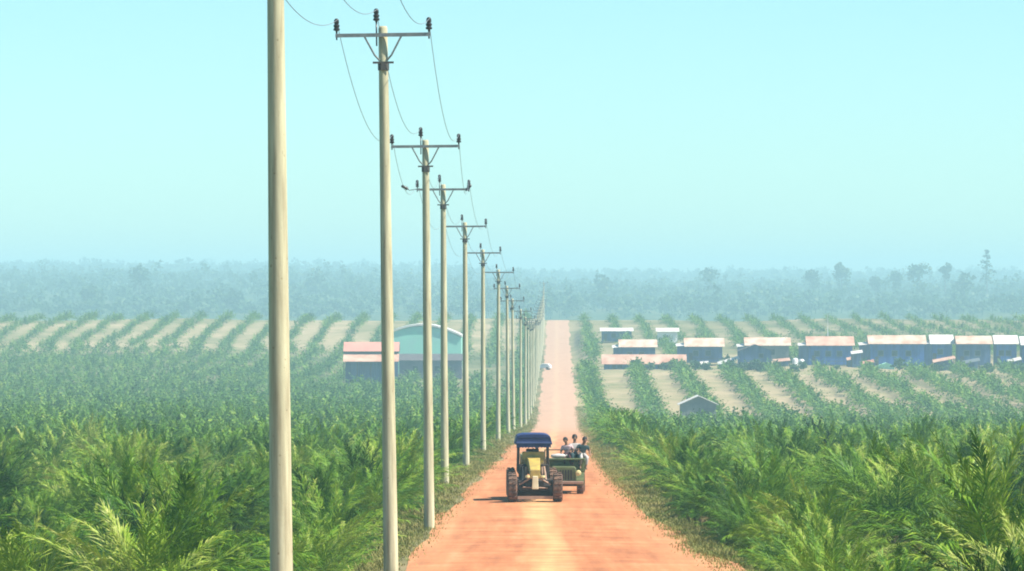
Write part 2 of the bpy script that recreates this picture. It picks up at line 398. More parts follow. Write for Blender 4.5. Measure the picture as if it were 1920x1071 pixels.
# ------------------------------------------------------------------ oil palms
def frond_quads(rg, L, elev0, az, droop, nl, leaf, wid, rach=0.035, start=0.16, sway=0.0, base=(0,0,0)):
    """one feather leaf: midrib ribbon and separate leaflets, as quads"""
    N = 12; P = np.zeros((N+1, 3)); T = np.zeros((N+1, 3)); p = np.array(base, float)
    for i in range(N+1):
        t = i/N; e = elev0 - droop*t**1.4; a = az + sway*t*t
        T[i] = (math.cos(e)*math.cos(a), math.cos(e)*math.sin(a), math.sin(e))
        P[i] = p; p = p + T[i]*L/N
    S = np.array((-math.sin(az), math.cos(az), 0.0))
    out = []
    for i in range(N):
        w0 = rach*(1-i/N*0.85); w1 = rach*(1-(i+1)/N*0.85)
        out.append((P[i]-S*w0, P[i]+S*w0, P[i+1]+S*w1, P[i+1]-S*w1))
    for k in range(nl):
        t = start + (0.99-start)*(k+rg.uniform(-.35,.35))/max(nl-1, 1)
        t = min(max(t, start), 0.995)
        f = t*N; i = min(int(f), N-1); fr = f-i
        b = P[i]*(1-fr)+P[i+1]*fr; tt = T[i]*(1-fr)+T[i+1]*fr; tt /= np.linalg.norm(tt)
        nn = np.cross(tt, S); nn /= np.linalg.norm(nn)
        if nn[2] < 0: nn = -nn
        prof = math.sin(PI*min(1.0, 0.22+0.78*t)**0.85)**0.6 if t < 0.97 else 0.45
        for sd in (-1, 1):
            ln = leaf*max(prof, 0.3)*rg.uniform(.8, 1.12)
            a = R(50 - 30*t + rg.uniform(-10, 10)); vv = R(rg.uniform(-35, 60))
            dr = tt*math.cos(a) + (S*sd*math.cos(vv) + nn*math.sin(vv))*math.sin(a)
            wv = np.cross(dr, nn + S*rg.uniform(-.6,.6)); wv /= np.linalg.norm(wv)
            w = wid*rg.uniform(.75,1.2)*0.5
            mid = b + dr*ln*0.42; tip = b + dr*ln; tip[2] -= ln*rg.uniform(.05,.50); mid[2] -= ln*0.03
            out.append((b, mid+wv*w, tip, mid-wv*w))
    return np.array(out)

def palm_crown(seed, nf=36, nl=62, leaf=0.86, wid=0.034, dry=6, R0=3.1, zc=1.0, hub=0.16, low=66, bend=1.0):
    rg = random.Random(seed); Q = []; I = []
    for k in range(nf):
        q = k/(nf-1)                       # 0 youngest spear leaf .. 1 oldest
        az = k*2.39996 + rg.uniform(-.3,.3)
        e0 = R(88 - low*q**0.85 + rg.uniform(-9,9)); dp = R(18 + 62*q*bend + rg.uniform(-12,16))
        L = R0*(0.78 + 0.30*math.sin(PI*min(q*0.9+0.12, 1)))*rg.uniform(.88,1.1)
        b = (hub*q*math.cos(az), hub*q*math.sin(az), zc + 0.25*(1-q))
        f = frond_quads(rg, L, e0, az, dp, nl, leaf*rg.uniform(.9,1.1), wid, sway=rg.uniform(-.55,.55), base=b)
        Q.append(f); I.append(np.zeros(len(f)))
    for k in range(dry):
        az = rg.uniform(0, 2*PI)
        f = frond_quads(rg, R0*rg.uniform(.75,.95), R(rg.uniform(-5,22)), az, R(rg.uniform(45,75)), max(6, int(nl*0.7)), leaf*0.85, wid*0.9, base=(hub*math.cos(az), hub*math.sin(az), zc-0.15))
        Q.append(f); I.append(np.ones(len(f)))
    return np.concatenate(Q), np.concatenate(I)

crown_meshes = []
for s in range(9):
    q, i = palm_crown(100+s, nf=(36, 32, 42)[s%3], R0=2.75+0.2*(s%4), zc=0.75+0.12*(s%3), dry=7+s*7%9, low=(68, 54, 62, 74)[s%4], bend=(1.0, 0.85, 1.25)[s%3])
    crown_meshes.append(quads_mesh('palm_crown', q, [M['frond'], M['dry']], i))
mid_meshes = []
for s in range(4):
    q, i = palm_crown(200+s, nf=30, nl=36, leaf=0.86, wid=0.052, dry=6, R0=2.85+0.1*s, zc=0.9)
    mid_meshes.append(quads_mesh('palm_crown_mid', q, [M['frond'], M['dry']], i))
def palm_trunk_mesh():
    b = MB(); rg = random.Random(5)
    b.tube([(0,0,-0.7),(0,0,0.15),(0.01,0,0.6),(0,0.01,1.0),(0,0,1.3)], [0.30,0.28,0.27,0.24,0.10], 10)
    for k in range(34):                                      # old leaf bases
        a = k*2.39996; z = 0.0 + 1.1*k/34; r = 0.25
        c = Vector((r*math.cos(a), r*math.sin(a), z)); o = Vector((math.cos(a), math.sin(a), 1.3)).normalized()
        b.tube([c - o*0.05, c + o*rg.uniform(.12,.22)], [0.07, 0.035], 5)
    o = b.build('palm_trunk_source', M['bark']); me = o.data
    bpy.data.objects.remove(o); return me
trunk_me = palm_trunk_mesh()

def rows_for(side):
    """planting rows parallel to the road: (u, d, kind) with denser near rows and wider far rows"""
    pts = []
    sgn = -1 if side == 'left' else 1
    def field(d0, d1, gap, step, u0, jit, scale):
        j = 0; u = u0
        while True:
            u = u0 + j*gap
            if u > 0.150*d1 + 14: break
            d = d0 + (step*0.5 if j % 2 else 0.0) + rnd.uniform(-1,1)
            while d < d1:
                x = centre(d) + sgn*u
                if abs(x) < 0.1125*d + 12 + 0.02*d: pts.append((x + rnd.gauss(0, jit), d + rnd.gauss(0, jit), j, rnd.uniform(*scale)))
                d += step
            j += 1
    if side == 'left':
        field(66, 300, 5.7, 4.9, 6.8, 0.9, (.62, 1.06)); field(300, 860, 6.6, 5.6, 6.6, 0.7, (.8, 1.05))
        field(300, 1185, 9999, 3.8, 6.1, 0.3, (.6, .85)); field(866, 1185, 7.6, 5.4, 8.4, 0.7, (.75, 1.05)); field(1192, 1338, 7.9, 4.0, 9.0, 0.35, (.58, .84))
    else:
        field(60, 300, 5.7, 4.9, 6.3, 0.8, (.64, 1.08)); field(300, 655, 6.6, 5.6, 6.3, 0.7, (.8, 1.05))
        field(300, 940, 9999, 3.3, 5.6, 0.25, (.72, .92)); field(662, 928, 9.3, 3.9, 6.4, 0.35, (.76, 1.02)); field(1010, 1150, 9.2, 4.8, 8.0, 0.6, (.65, 1.0)); field(1155, 1338, 7.9, 6.2, 8.0, 0.4, (.55, .80))
    return pts

keepouts = []      # (x0, x1, d0, d1) cleared for buildings
def clear(px0, px1, d0, d1, pad=1.5):
    keepouts.append((X(px0, d0)-pad, X(px1, d0)+pad, d0-pad, d1+pad))
clear(1128, 1290, 958, 1000, 2); clear(1140, 1960, 975, 1000, 3); clear(1268, 1352, 676, 702, 3.0)
clear(640, 748, 940, 962, 2.5); clear(735, 905, 1000, 1090, 2); clear(870, 905, 915, 935, 2)
clear(1120, 1195, 1150, 1165, 2); clear(1225, 1280, 1120, 1135, 2)
def blocked(x, d): return any(a < x < b and c < d < e for a, b, c, e in keepouts)

palms = []
for side in ('left', 'right'):
    for (x, d, row, s) in rows_for(side):
        if side == 'left' and d < 116 and abs(x-centre(d)) < 7.4: continue
        if blocked(x, d) or abs(x-centre(d)) < 5.3 or (d > 640 and rnd.random() < .07): continue
        if d < 300: s = min(s, max(0.5, (abs(x-centre(d)) - half_w(d) - 0.35)/(2.75 if side == 'right' else 2.6)))
        palms.append((d, x, row, s, side))
palms.sort()
near = [p for p in palms if abs(p[1]) < 0.1125*p[0] + 2.4]
near = near[:292]; near_ids = set(id(p) for p in near)
rest = [p for p in palms if id(p) not in near_ids]

ordinal = ['first','second','third','fourth','fifth','sixth','seventh','eighth','ninth','tenth','eleventh','twelfth','thirteenth','fourteenth','fifteenth','sixteenth','seventeenth','eighteenth','nineteenth','twentieth']
proto_palm = {}
def place_palm(x, d, s, label, group, mesh, rz, zs=1.0):
    key = mesh.name
    if key not in proto_palm:
        t = empty('oil_palm'); tag(t, cat='palm')
        c = link(bpy.data.objects.new('crown', mesh), t); k = link(bpy.data.objects.new('trunk', trunk_me), t)
        proto_palm[key] = (t, c, k); parts = (t, c, k)
    else:
        src = proto_palm[key]; t = src[0].copy(); link(t)
        c = src[1].copy(); link(c, t); k = src[2].copy(); link(k, t); parts = (t, c, k)
    t.location = (x, d, ground_z(x, d)); t.rotation_euler = (rnd.gauss(0, .09), rnd.gauss(0, .09), rz); t.scale = (s, s, s*zs)
    tag(t, label, 'palm', group)
    return t

count = {}
for (d, x, row, s, side) in near:
    grp = f'oil palms in the field {"to the left" if side == "left" else "to the right"} of the road'
    depth = 'close to the camera' if d < 120 else ('a little way down the field' if d < 190 else 'in the middle distance')
    k = count.get((side, row), 0); count[(side, row)] = k + 1
    if row == 0 and k < 20:
        lab = f'bushy oil palm on the {side} road edge, {ordinal[k]} along it from the camera'
    elif row == 1 and k < 20:
        lab = f'oil palm in the second row back from the {side} road edge, {ordinal[k]} palm along'
    elif row == 2 and k < 20:
        lab = f'oil palm in the third row back from the {side} road edge, {ordinal[k]} palm along'
    else:
        lab = f'crowded green oil palm deep in the {side} field, {depth}'
        grp = f'oil palms deep in the {side} field {depth}'
    mesh = rnd.choice(crown_meshes if d < 230 else mid_meshes)
    place_palm(x, d, s, lab, grp, mesh, rnd.uniform(0, 2*PI), rnd.uniform(.85, 1.08))
tx = X(1900, 92)
place_palm(tx, 94, 1.08, 'tallest oil palm, its upright fronds rising above its neighbours at the right edge', None, crown_meshes[2], 0.6, 1.05)

def far_palms():
    protoA = [palm_crown(300+s, nf=17, nl=8, leaf=0.85, wid=0.17, dry=1, R0=2.85, zc=0.8) for s in range(4)]
    protoM = [palm_crown(320+s, nf=24, nl=18, leaf=0.85, wid=0.085, dry=3, R0=2.85, zc=0.85) for s in range(4)]
    protoB = [palm_crown(340+s, nf=14, nl=5, leaf=0.95, wid=0.28, dry=0, R0=2.9, zc=0.7) for s in range(4)]
    Q = []; I = []; rg = random.Random(77)
    for (d, x, row, s, side) in rest:
        q, i = rg.choice(protoM if d < 400 else protoA if d < 640 else protoB)
        a = rg.uniform(0, 2*PI); ca, sa = math.cos(a), math.sin(a)
        zz = rg.uniform(.9, 1.1)
        m = np.array([[ca*s, -sa*s, 0], [sa*s, ca*s, 0], [0, 0, s*zz]])
        Q.append(q @ m.T + np.array([x, d, ground_z(x, d)])); I.append(i)
    me = quads_mesh('palm_plantation', np.concatenate(Q), [M['frond'], M['dry']], np.concatenate(I))
    o = link(bpy.data.objects.new('palm_plantation', me))
    tag(o, 'hazy rows of young oil palms filling the far fields on both sides', 'palms', kind='stuff')
far_palms()

# ------------------------------------------------------------------ verge grass and undergrowth
def tufts(name, pts, mat, label, cat, hmin, hmax, blades, wid, seed, spread=0.35):
    rg = random.Random(seed); out = []
    for (x, d, k) in pts:
        z = ground_z(x, d) - 0.03
        for _ in range(blades):
            a = rg.uniform(0, 2*PI); h = rg.uniform(hmin, hmax)*k; ln = rg.uniform(.25, .8)*h
            bx = x + rg.gauss(0, spread); by = d + rg.gauss(0, spread)
            dx, dy = math.cos(a), math.sin(a); w = wid*rg.uniform(.7, 1.3)
            wx, wy = -dy*w, dx*w
            b0 = (bx-wx*0.6, by-wy*0.6, z)
            m1 = (bx+dx*ln*0.4+wx, by+dy*ln*0.4+wy, z+h*0.65); m0 = (bx+dx*ln*0.4-wx, by+dy*ln*0.4-wy, z+h*0.65)
            tp = (bx+dx*ln, by+dy*ln, z+h*rg.uniform(.8,1.0))
            out.append((b0, m1, tp, m0))
    me = quads_mesh(name, np.array(out), mat)
    o = link(bpy.data.objects.new(name, me)); tag(o, label, cat, kind='stuff'); return o

pts = []
rg = random.Random(3)
d = 60.0
while d < 700:
    dens = 5 if d < 330 else 2
    for sgn in (-1, 1):
        wv = 2.8 if sgn < 0 else 1.15
        for _ in range(dens):
            u = half_w(d) + 0.05 + abs(rg.gauss(0.5, 0.8)) * wv * 0.55 - 0.08
            x = centre(d) + sgn*u + rg.gauss(0, .1)
            k = 0.35 + 0.65*sstep(half_w(d), half_w(d)+2.0, u)
            pts.append((x, d + rg.uniform(-.6,.6), k * (1.0 if d < 330 else 1.3)))
    d += 0.55 if d < 330 else 1.4
tufts('verge_grass', pts, M['grass'], 'dry yellow green grass fringing both edges of the road', 'grass', .14, .50, 24, .012, 4, 0.28)
pts = []
for _ in range(5200):
    d = rg.uniform(70, 260); sgn = rg.choice((-1, 1)); u = rg.uniform(5.6, 0.115*d + 9)
    x = centre(d) + sgn*u
    if abs(x) < 0.1125*d + 3: pts.append((x, d, rg.uniform(.6, 1.25)))
tufts('undergrowth', pts, M['fern'], 'low dark ferns and weeds growing between the near palms', 'undergrowth', .25, .8, 14, .045, 6, 0.45)

# ------------------------------------------------------------------ far forest and skyline trees
def crown_cloud(rg, cx, cy, cz, rx, rz, n, size):
    """leaf clumps spread through an uneven crown volume"""
    out = []
    lobes = [(rg.uniform(-.5,.5)*rx, rg.uniform(-.5,.5)*rx, rg.uniform(-.45,.5)*rz, rg.uniform(.45,.75)) for _ in range(6)]
    for _ in range(n):
        l = rg.choice(lobes)
        v = Vector((rg.gauss(0,1), rg.gauss(0,1), rg.gauss(0,1))).normalized() * (rg.uniform(.3,1)**0.5)
        p = Vector((cx + l[0] + v.x*rx*l[3], cy + l[1] + v.y*rx*l[3], cz + l[2] + v.z*rz*l[3]))
        a = Vector((rg.gauss(0,1), rg.gauss(0,1), rg.gauss(0,.6))).normalized(); b = a.cross(Vector((rg.gauss(0,1), rg.gauss(0,1), rg.gauss(0,1)))).normalized()
        s = size*rg.uniform(.6, 1.3)
        out.append((p-a*s, p+b*s*0.7, p+a*s, p-b*s*0.7))
    return out

def forest():
    rg = random.Random(21); out = []; trunks = []
    for _ in range(4600):
        d = 2400 + 2000*rg.random()**1.1
        x = rg.uniform(-1, 1)*(0.1125*d + 110)
        h = rg.uniform(4.5, 12)*(1.6 if rg.random() < .09 else 1.0)
        if x < -20 and d < 2700: h *= 0.85
        z = ground_z(x, d); rx = rg.uniform(3.0, 5.5)
        out += crown_cloud(rg, x, d, z + h*0.62, rx, h*0.36, 34, 1.25)
        w = 0.25
        out.append(((x-w, d, z-0.5), (x+w, d, z-0.5), (x+w*0.5, d, z+h*0.6), (x-w*0.5, d, z+h*0.6)))
    for _ in range(1500):                                  # a second, farther ridge of woodland almost lost in the haze
        d = rg.uniform(4700, 5900); x = rg.uniform(-1, 1)*(0.1125*d + 150); h = rg.uniform(8, 20); z = ground_z(x, d)
        out += crown_cloud(rg, x, d, z + h*0.6, rg.uniform(5, 10), h*0.4, 30, 2.6)
    me = quads_mesh('forest', np.array(out), M['tree'])
    o = link(bpy.data.objects.new('forest', me)); tag(o, 'pale hazy woodland covering the low hills along the horizon', 'woodland', kind='stuff')
forest()

def skyline_tree(px, ytop, wpx, d, label, style='round', group=None):
    x = X(px, d); zg = ground_z(x, d); top = Z(ytop, d); h = max(top - zg, 8.0); rx = wpx/2/F*d
    rg = random.Random(int(px)); t = empty('forest_tree', (x, d, zg)); tag(t, label, 'tree', group)
    q = []
    if style == 'round':
        q += crown_cloud(rg, 0, 0, h - rx*0.85, rx, rx*0.9, 320, 1.2)
        if h > rx*2.6: q += crown_cloud(rg, rx*0.2, 0, h - rx*2.2, rx*0.75, rx*0.7, 130, 0.9)
    else:                                   # tall emergent with thin layered top
        for k in range(7):
            f = k/6; q += crown_cloud(rg, rg.uniform(-.35,.35)*rx*(1-f), 0, h*(0.42+0.54*f), rx*(1.0-0.82*f), h*0.06, 60, 0.8)
    me = quads_mesh('crown', np.array(q), M['tree']); link(bpy.data.objects.new('crown', me), t)
    b = MB(); b.tube([(0,0,-0.6),(0.2,0,h*0.35),(-0.1,0,h*0.7),(0,0,h*0.93)], [0.55,0.42,0.28,0.08], 7)
    for k in range(6):
        z0 = h*(0.45+0.08*k); a = k*2.4; r = rx*0.6*(1-0.1*k)
        b.tube([(0,0,z0),(r*0.5*math.cos(a), r*0.5*math.sin(a), z0+r*0.35),(r*math.cos(a), r*math.sin(a), z0+r*0.5)], [0.18,0.12,0.04], 5)
    b.build('trunk', M['greybark'], t)
    return t
sky_trees = [
    (1850, 468, 46, 2350, 'tall spindly tree with a pointed top rising highest above the right woodland', 'spire'),
    (1724, 487, 46, 2350, 'broad round crowned tree standing over the woodland above the middle row houses', 'round'),
    (1772, 493, 24, 2400, 'small round tree between the broad crowned tree and the tall pointed tree', 'round'),
    (1578, 491, 40, 2420, 'round topped tree over the woodland behind the thin white mast', 'round'),
    (1524, 504, 30, 2420, 'lower round tree left of the tree behind the white mast', 'round'),
    (1642, 515, 26, 2400, 'low small tree between two taller round trees over the right woodland', 'round'),
    (1680, 510, 22, 2420, 'slim hazy tree just left of the broad round crowned tree', 'round'),
    (1808, 512, 46, 2250, 'wide low greenish tree just left of the tall pointed tree', 'round'),
    (1332, 500, 40, 2450, 'hazy round tree above the house with the leaning front roof', 'round'),
    (1132, 516, 44, 2300, 'broad hazy tree above the white roofed shed right of the road', 'round'),
    (262, 502, 52, 2250, 'dark round tree standing above the left woodland', 'round'),
    (592, 504, 60, 2350, 'broad hazy tree above the woodland just right of the nearest pole', 'round'),
    (172, 535, 50, 2050, 'pale green tree in the woodland below the dark round tree at left', 'round'),
    (440, 540, 44, 2050, 'pale low tree in the woodland left of the nearest pole', 'round'),
]
for a in sky_trees: skyline_tree(a[0], a[1], a[2], a[3]*1.22, *a[4:])

# ------------------------------------------------------------------ power line
POLE_H = 12.9
pole_spots = [(530,66),(733,108.6),(805,150),(834,194),(874,239),(906,289),(934,341),(953,393),(963,440),(976,490)]
dd = 540
while dd < 1330: pole_spots.append((960 + F*(centre(dd) - 3.75)/dd, dd)); dd += 50
TILT = -0.010
def ins_profile(s=1.0):
    return [(0.018*s,0.0),(0.03*s,0.06*s),(0.075*s,0.07*s),(0.082*s,0.11*s),(0.05*s,0.135*s),(0.072*s,0.16*s),(0.078*s,0.20*s),(0.045*s,0.225*s),(0.066*s,0.25*s),(0.06*s,0.32*s),(0.03*s,0.36*s)]
ATT = [(-1.1, POLE_H-0.20+0.34), (-0.15, POLE_H+0.38), (1.1, POLE_H-0.20+0.34)]   # wire seats, x and height on the pole
pole_labels = [
    'thick pale concrete power pole nearest the camera, its top out of view',
    'second concrete power pole along the road, three dark insulators and braced crossarm seen large',
    'third concrete power pole from the camera, standing at the road edge past the braced one',
    'fourth power pole from the camera, with extra tilted strain insulators at the crossarm ends',
    'fifth power pole from the camera, its foot hidden behind roadside palms',
    'sixth power pole from the camera, standing left of the grader at the road edge',
    'seventh power pole from the camera, rising just left of the grader canopy',
    'eighth power pole from the camera, slim and pale behind the grader canopy',
    'ninth power pole from the camera, slim and hazy in the tightening line',
    'tenth power pole from the camera, slim and hazy in the tightening line']
def make_pole():
    t = empty('utility_pole')
    b = MB(); n = 14
    zs = [-1.2,0,2,4,6,8,10,11.5,12.85,POLE_H]; b.tube([(0,0,z) for z in zs], [0.178-0.0055*max(z,0) if z < 12.88 else 0.085 for z in zs], 24)
    b.build('shaft', M['concrete'], t, smooth=True)
    za = POLE_H - 0.20
    b = MB(); b.box(-1.13, 1.13, -0.19, -0.125, za-0.03, za+0.025); b.box(-1.13, 1.13, -0.19, -0.182, za-0.065, za-0.03)
    b.build('crossarm', M['steel'], t)
    for sx in (-1, 1):
        b = MB(); b.tube([(sx*0.45,-0.17,za-0.03),(sx*0.2,-0.17,za-0.5),(sx*0.09,-0.14,za-0.62)], 0.022, 6); b.build('brace', M['steel'], t)
    b = MB(); b.lathe([(0.112,-0.03),(0.134,-0.02),(0.134,0.15),(0.112,0.16)], (0,0,za-0.83), n=16)
    b.box(-0.25, 0.25, -0.16, -0.135, za-0.70, za-0.65); b.box(-0.06,0.06,-0.2,-0.14,za-0.86,za-0.68)
    b.build('clamp', M['clampiron'], t)
    for (ix, iz) in ((-1.1, za+0.035), (1.1, za+0.035), (-0.15, POLE_H+0.06)):
        b = MB(); b.lathe(ins_profile(0.98), (ix, -0.15, iz), n=10)
        if ix == -0.15: b.tube([(-0.15,-0.15,za-0.28),(-0.15,-0.15,POLE_H+0.07)], 0.018, 6, 0)
        else: b.tube([(ix,-0.15,iz-0.16),(ix,-0.15,iz+0.02)], 0.018, 6, 0)
        b.build('insulator', M['ceramic'], t, smooth=True)
    return t
pole_proto = make_pole()
pole_pos = []
for i, (px, d) in enumerate(pole_spots):
    x = X(px, d)
    if i == 0: t = pole_proto
    else:
        t = pole_proto.copy(); link(t)
        for ch in pole_proto.children:
            c = ch.copy(); link(c, t)
    z = ground_z(x, d) + (0.16 if i == 1 else -0.1 if 1 < i < 4 else 0)
    t.location = (x, d, z); tl = (-0.010, -0.0149, -0.010)[i] if i < 3 else TILT*rnd.uniform(-.3, 1.0); t.rotation_euler = (0, tl, 0)
    pole_pos.append((x, d, z, tl))
    lab = pole_labels[i] if i < len(pole_labels) else 'faint thin power pole among the last ones merging far down the road'
    tag(t, lab, 'power pole', 'far power poles merging in the haze' if i >= len(pole_labels) else 'power poles along the left road edge')
    if i == 3:
        for (ax, s, dxx) in ((-1.1, -1, -0.36), (1.1, 1, -0.14)):
            b = MB(); m = Matrix.Rotation(R(-62 if s < 0 else 40), 3, 'Y')
            prof = ins_profile(1.0); n = 10; vs = []
            for (r, h) in prof:
                for k in range(n):
                    a = 2*PI*k/n; v = m @ Vector((r*math.cos(a), r*math.sin(a), h)); vs.append((ax+dxx+v.x, -0.15+v.y, POLE_H-0.1+v.z - (0.12 if s < 0 else 0.2)))
            fs = [(q*n+k, q*n+(k+1)%n, (q+1)*n+(k+1)%n, (q+1)*n+k) for q in range(len(prof)-1) for k in range(n)]
            b.add(vs, fs); b.tube([(ax, -0.15, POLE_H-0.2), (ax+dxx, -0.15, POLE_H-0.25)], 0.015, 5)
            b.build('strain_insulator', M['ceramic'], t)
for w, (ax, az) in enumerate(ATT):
    b = MB(); pts = []
    spans = [(-6.5*1.0, 22.0)]
    P = []
    for (x, d, z, tl) in pole_pos: P.append(Vector((x + ax*math.cos(tl) + az*math.sin(tl), d - 0.15, z + az*math.cos(tl) - ax*math.sin(tl))))
    P.insert(0, P[0] + Vector((-0.4, -44, 0.3)))
    for i in range(len(P)-1):
        n = 22 if i < 6 else 8
        sag = 1.15 if i < 6 else 1.0
        for k in range(n + (1 if i == len(P)-2 else 0)):
            t = k/n; p = P[i].lerp(P[i+1], t); p.z -= 4*sag*t*(1-t); pts.append(p)
    b.tube(pts, 0.0075, 5)
    o = b.build('overhead_wire', M['wire'])
    tag(o, ['thin overhead wire strung along the left ends of the pole crossarms', 'thin overhead wire strung along the tops of the poles', 'thin overhead wire strung along the right ends of the pole crossarms'][w], 'wire', 'overhead wires')

# ------------------------------------------------------------------ houses
def gable_house(name, label, px0, px1, d, y_ridge, y_eave, depth=6.5, wall=None, roof=None, floor_h=0.6, posts=4, annex=None, windows=2, group=None, cat='house', rz=0.0, y_ground=None, inset=0.5, porch=False):
    wall = wall or M['wall_slate']; roof = roof or M['zinc_pale']
    x0, x1 = X(px0, d), X(px1, d); cx = (x0+x1)/2; w = (x1-x0)/2
    zg = ground_z(cx, d + depth/2) if y_ground is None else Z(y_ground, d)
    t = empty(name, (cx, d, zg), rz); tag(t, label, cat, group)
    zr = Z(y_ridge, d) - zg; ze = Z(y_eave, d) - zg
    ww = w - inset; y0 = 0.55; y1 = depth - 0.55; ym = depth/2
    b = MB(); slope = (zr-ze)/ym
    zt = ze + y0*slope - 0.10                # wall tops stay under the roof sheet
    b.box(-ww, ww, y0, y1, floor_h, zt)
    for sx in (-1, 1):
        e = ww*sx; g = 0.08*sx
        b.prism_g = None
        b.add([(e-g, y0, zt), (e-g, y1, zt), (e-g, ym, zr-0.10), (e, y0, zt), (e, y1, zt), (e, ym, zr-0.10)], [(0,1,2),(5,4,3),(0,2,5,3),(1,4,5,2),(0,3,4,1)])
    b.build('wall', wall, t)
    b = MB()
    b.sheet([(-w, 0, ze), (w, 0, ze), (w, ym, zr), (-w, ym, zr)], 0.07)
    b.sheet([(w, depth, ze), (-w, depth, ze), (-w, ym, zr), (w, ym, zr)], 0.07)
    b.build('roof', roof, t)
    nx = max(2, posts)
    for k in range(nx):
        for yy in (y0+0.12, y1-0.12):
            b = MB(); px_ = -ww+0.12 + (2*ww-0.24)*k/(nx-1); b.box(px_-0.09, px_+0.09, yy-0.09, yy+0.09, -1.2, floor_h); b.build('stilt', M['wood_dark'], t)
    for k in range(windows):
        wx = -ww + (2*ww)*(k+0.75)/(windows+0.9)
        zz = floor_h + 0.55*(zt-floor_h)
        b = MB(); s = 0.55
        b.box(wx-s-0.07, wx+s+0.07, y0-0.05, y0+0.002, zz+s, zz+s+0.08); b.box(wx-s-0.07, wx+s+0.07, y0-0.07, y0+0.002, zz-s-0.08, zz-s)
        b.box(wx-s-0.07, wx-s, y0-0.05, y0+0.002, zz-s, zz+s); b.box(wx+s, wx+s+0.07, y0-0.05, y0+0.002, zz-s, zz+s)
        f = b.build('window', M['wall_grey'], t)
        b = MB(); b.box(wx-s, wx+s, y0-0.02, y0+0.01, zz-s, zz+s); b.build('pane', M['glass'], f)
    dxx = -ww + (2*ww)*0.12
    b = MB(); b.box(dxx-0.4, dxx+0.4, y0-0.04, y0+0.01, floor_h+0.003, min(floor_h+2.0, zt-0.15)); b.build('door', M['wood_dark'], t)
    if porch:
        b = MB(); b.box(-ww, ww, -0.9, y0-0.003, floor_h-0.12, floor_h); b.build('veranda_floor', M['wood_dark'], t)
        b = MB(); b.box(-ww, ww, -0.9, -0.84, floor_h+0.75, floor_h+0.85)
        for k in range(6): xx = -ww+0.05+(2*ww-0.1)*k/5; b.box(xx-0.04, xx+0.04, -0.9, -0.84, floor_h, floor_h+0.75)
        b.build('railing', M['wood_dark'], t)
    if annex:                                    # lower lean-to at the left end: (px_left, y_top, material)
        pl, yt, mat = annex; al = X(pl, d) - cx; za = Z(yt, d) - zg
        b = MB(); b.sheet([(al, 0.3, za-0.5), (-w+0.05, 0.3, za-0.35), (-w+0.05, depth*0.7, za+0.15), (al, depth*0.7, za)], 0.06); b.build('annex_roof', mat, t)
        b = MB(); b.box(al+0.3, -ww-0.01, 0.8, depth*0.6, 0.1, za-0.45); b.build('annex_wall', M['wall_slate'], t)
    return t

HG = 'stilt houses in the row right of the road'
gable_house('stilt_house', 'small slate walled house with a cream roof behind the long low pinkish roof', 1160, 1233, 992, 637, 651, 6.5, M['wall_slate'], M['zinc_pale'], 0.4, 3, (1148, 648, M['zinc_white']), 2, HG)
gable_house('long_shed', 'long low shed with a wide pinkish roof at the left end of the house row', 1128, 1288, 964, 665, 683, 5.5, M['wall_slate'], M['zinc_rust'], 0.0, 5, None, 3, None, 'shed', inset=0.6)
gable_house('stilt_house', 'slate blue house with cream roof standing just right of the long low shed', 1283, 1359, 985, 634, 650, 7, M['wall_slate'], M['zinc_pale'], 0.7, 4, (1268, 645, M['zinc_white']), 2, HG, porch=True)
gable_house('stilt_house', 'cream roofed house partly hidden behind the dark gabled front house on tall stilts', 1396, 1484, 990, 633, 648, 7, M['wall_grey'], M['zinc_pale'], 0.6, 4, (1382, 646, M['zinc_white']), 2, HG)
gable_house('stilt_house', 'wide bright blue house below the thin white mast', 1512, 1603, 985, 631, 648, 7, M['wall_blue'], M['zinc_rust'], 0.3, 4, (1497, 644, M['zinc_white']), 3, HG, porch=True)
gable_house('stilt_house', 'longest blue house with white and cream roof, small green arched shelter in front', 1628, 1738, 985, 629, 645, 7, M['wall_blue'], M['zinc_pale'], 0.3, 5, (1611, 643, M['zinc_white']), 3, HG)
gable_house('stilt_house', 'narrow blue house with white roof right of the longest blue house', 1744, 1790, 988, 628, 645, 7, M['wall_blue'], M['zinc_white'], 0.8, 3, (1732, 641, M['zinc_white']), 1, HG)
gable_house('stilt_house', 'blue house with cream roof just right of the narrow white roofed house', 1793, 1862, 985, 630, 645, 7, M['wall_slate'], M['zinc_pale'], 0.3, 4, None, 2, HG)
gable_house('stilt_house', 'blue house with bright white roof, last but one at the right of the row', 1864, 1911, 986, 629, 645, 7, M['wall_blue'], M['zinc_white'], 0.4, 3, None, 2, HG)
gable_house('stilt_house', 'slate blue house at the right end of the row, cut by the picture edge', 1914, 1965, 985, 631, 647, 7, M['wall_blue'], M['zinc_white'], 0.4, 3, None, 2, HG)
gable_house('roadside_shed', 'white roofed shed behind the house row, right of the road', 1125, 1188, 1152, 615, 621, 6, M['wall_slate'], M['zinc_white'], 0.2, 3, None, 1, None, 'shed')
gable_house('white_shed', 'small white walled shed behind the row, right of the white roofed shed', 1230, 1274, 1122, 615, 622, 5, M['white'], M['zinc_white'], 0.1, 3, None, 1, None, 'shed')

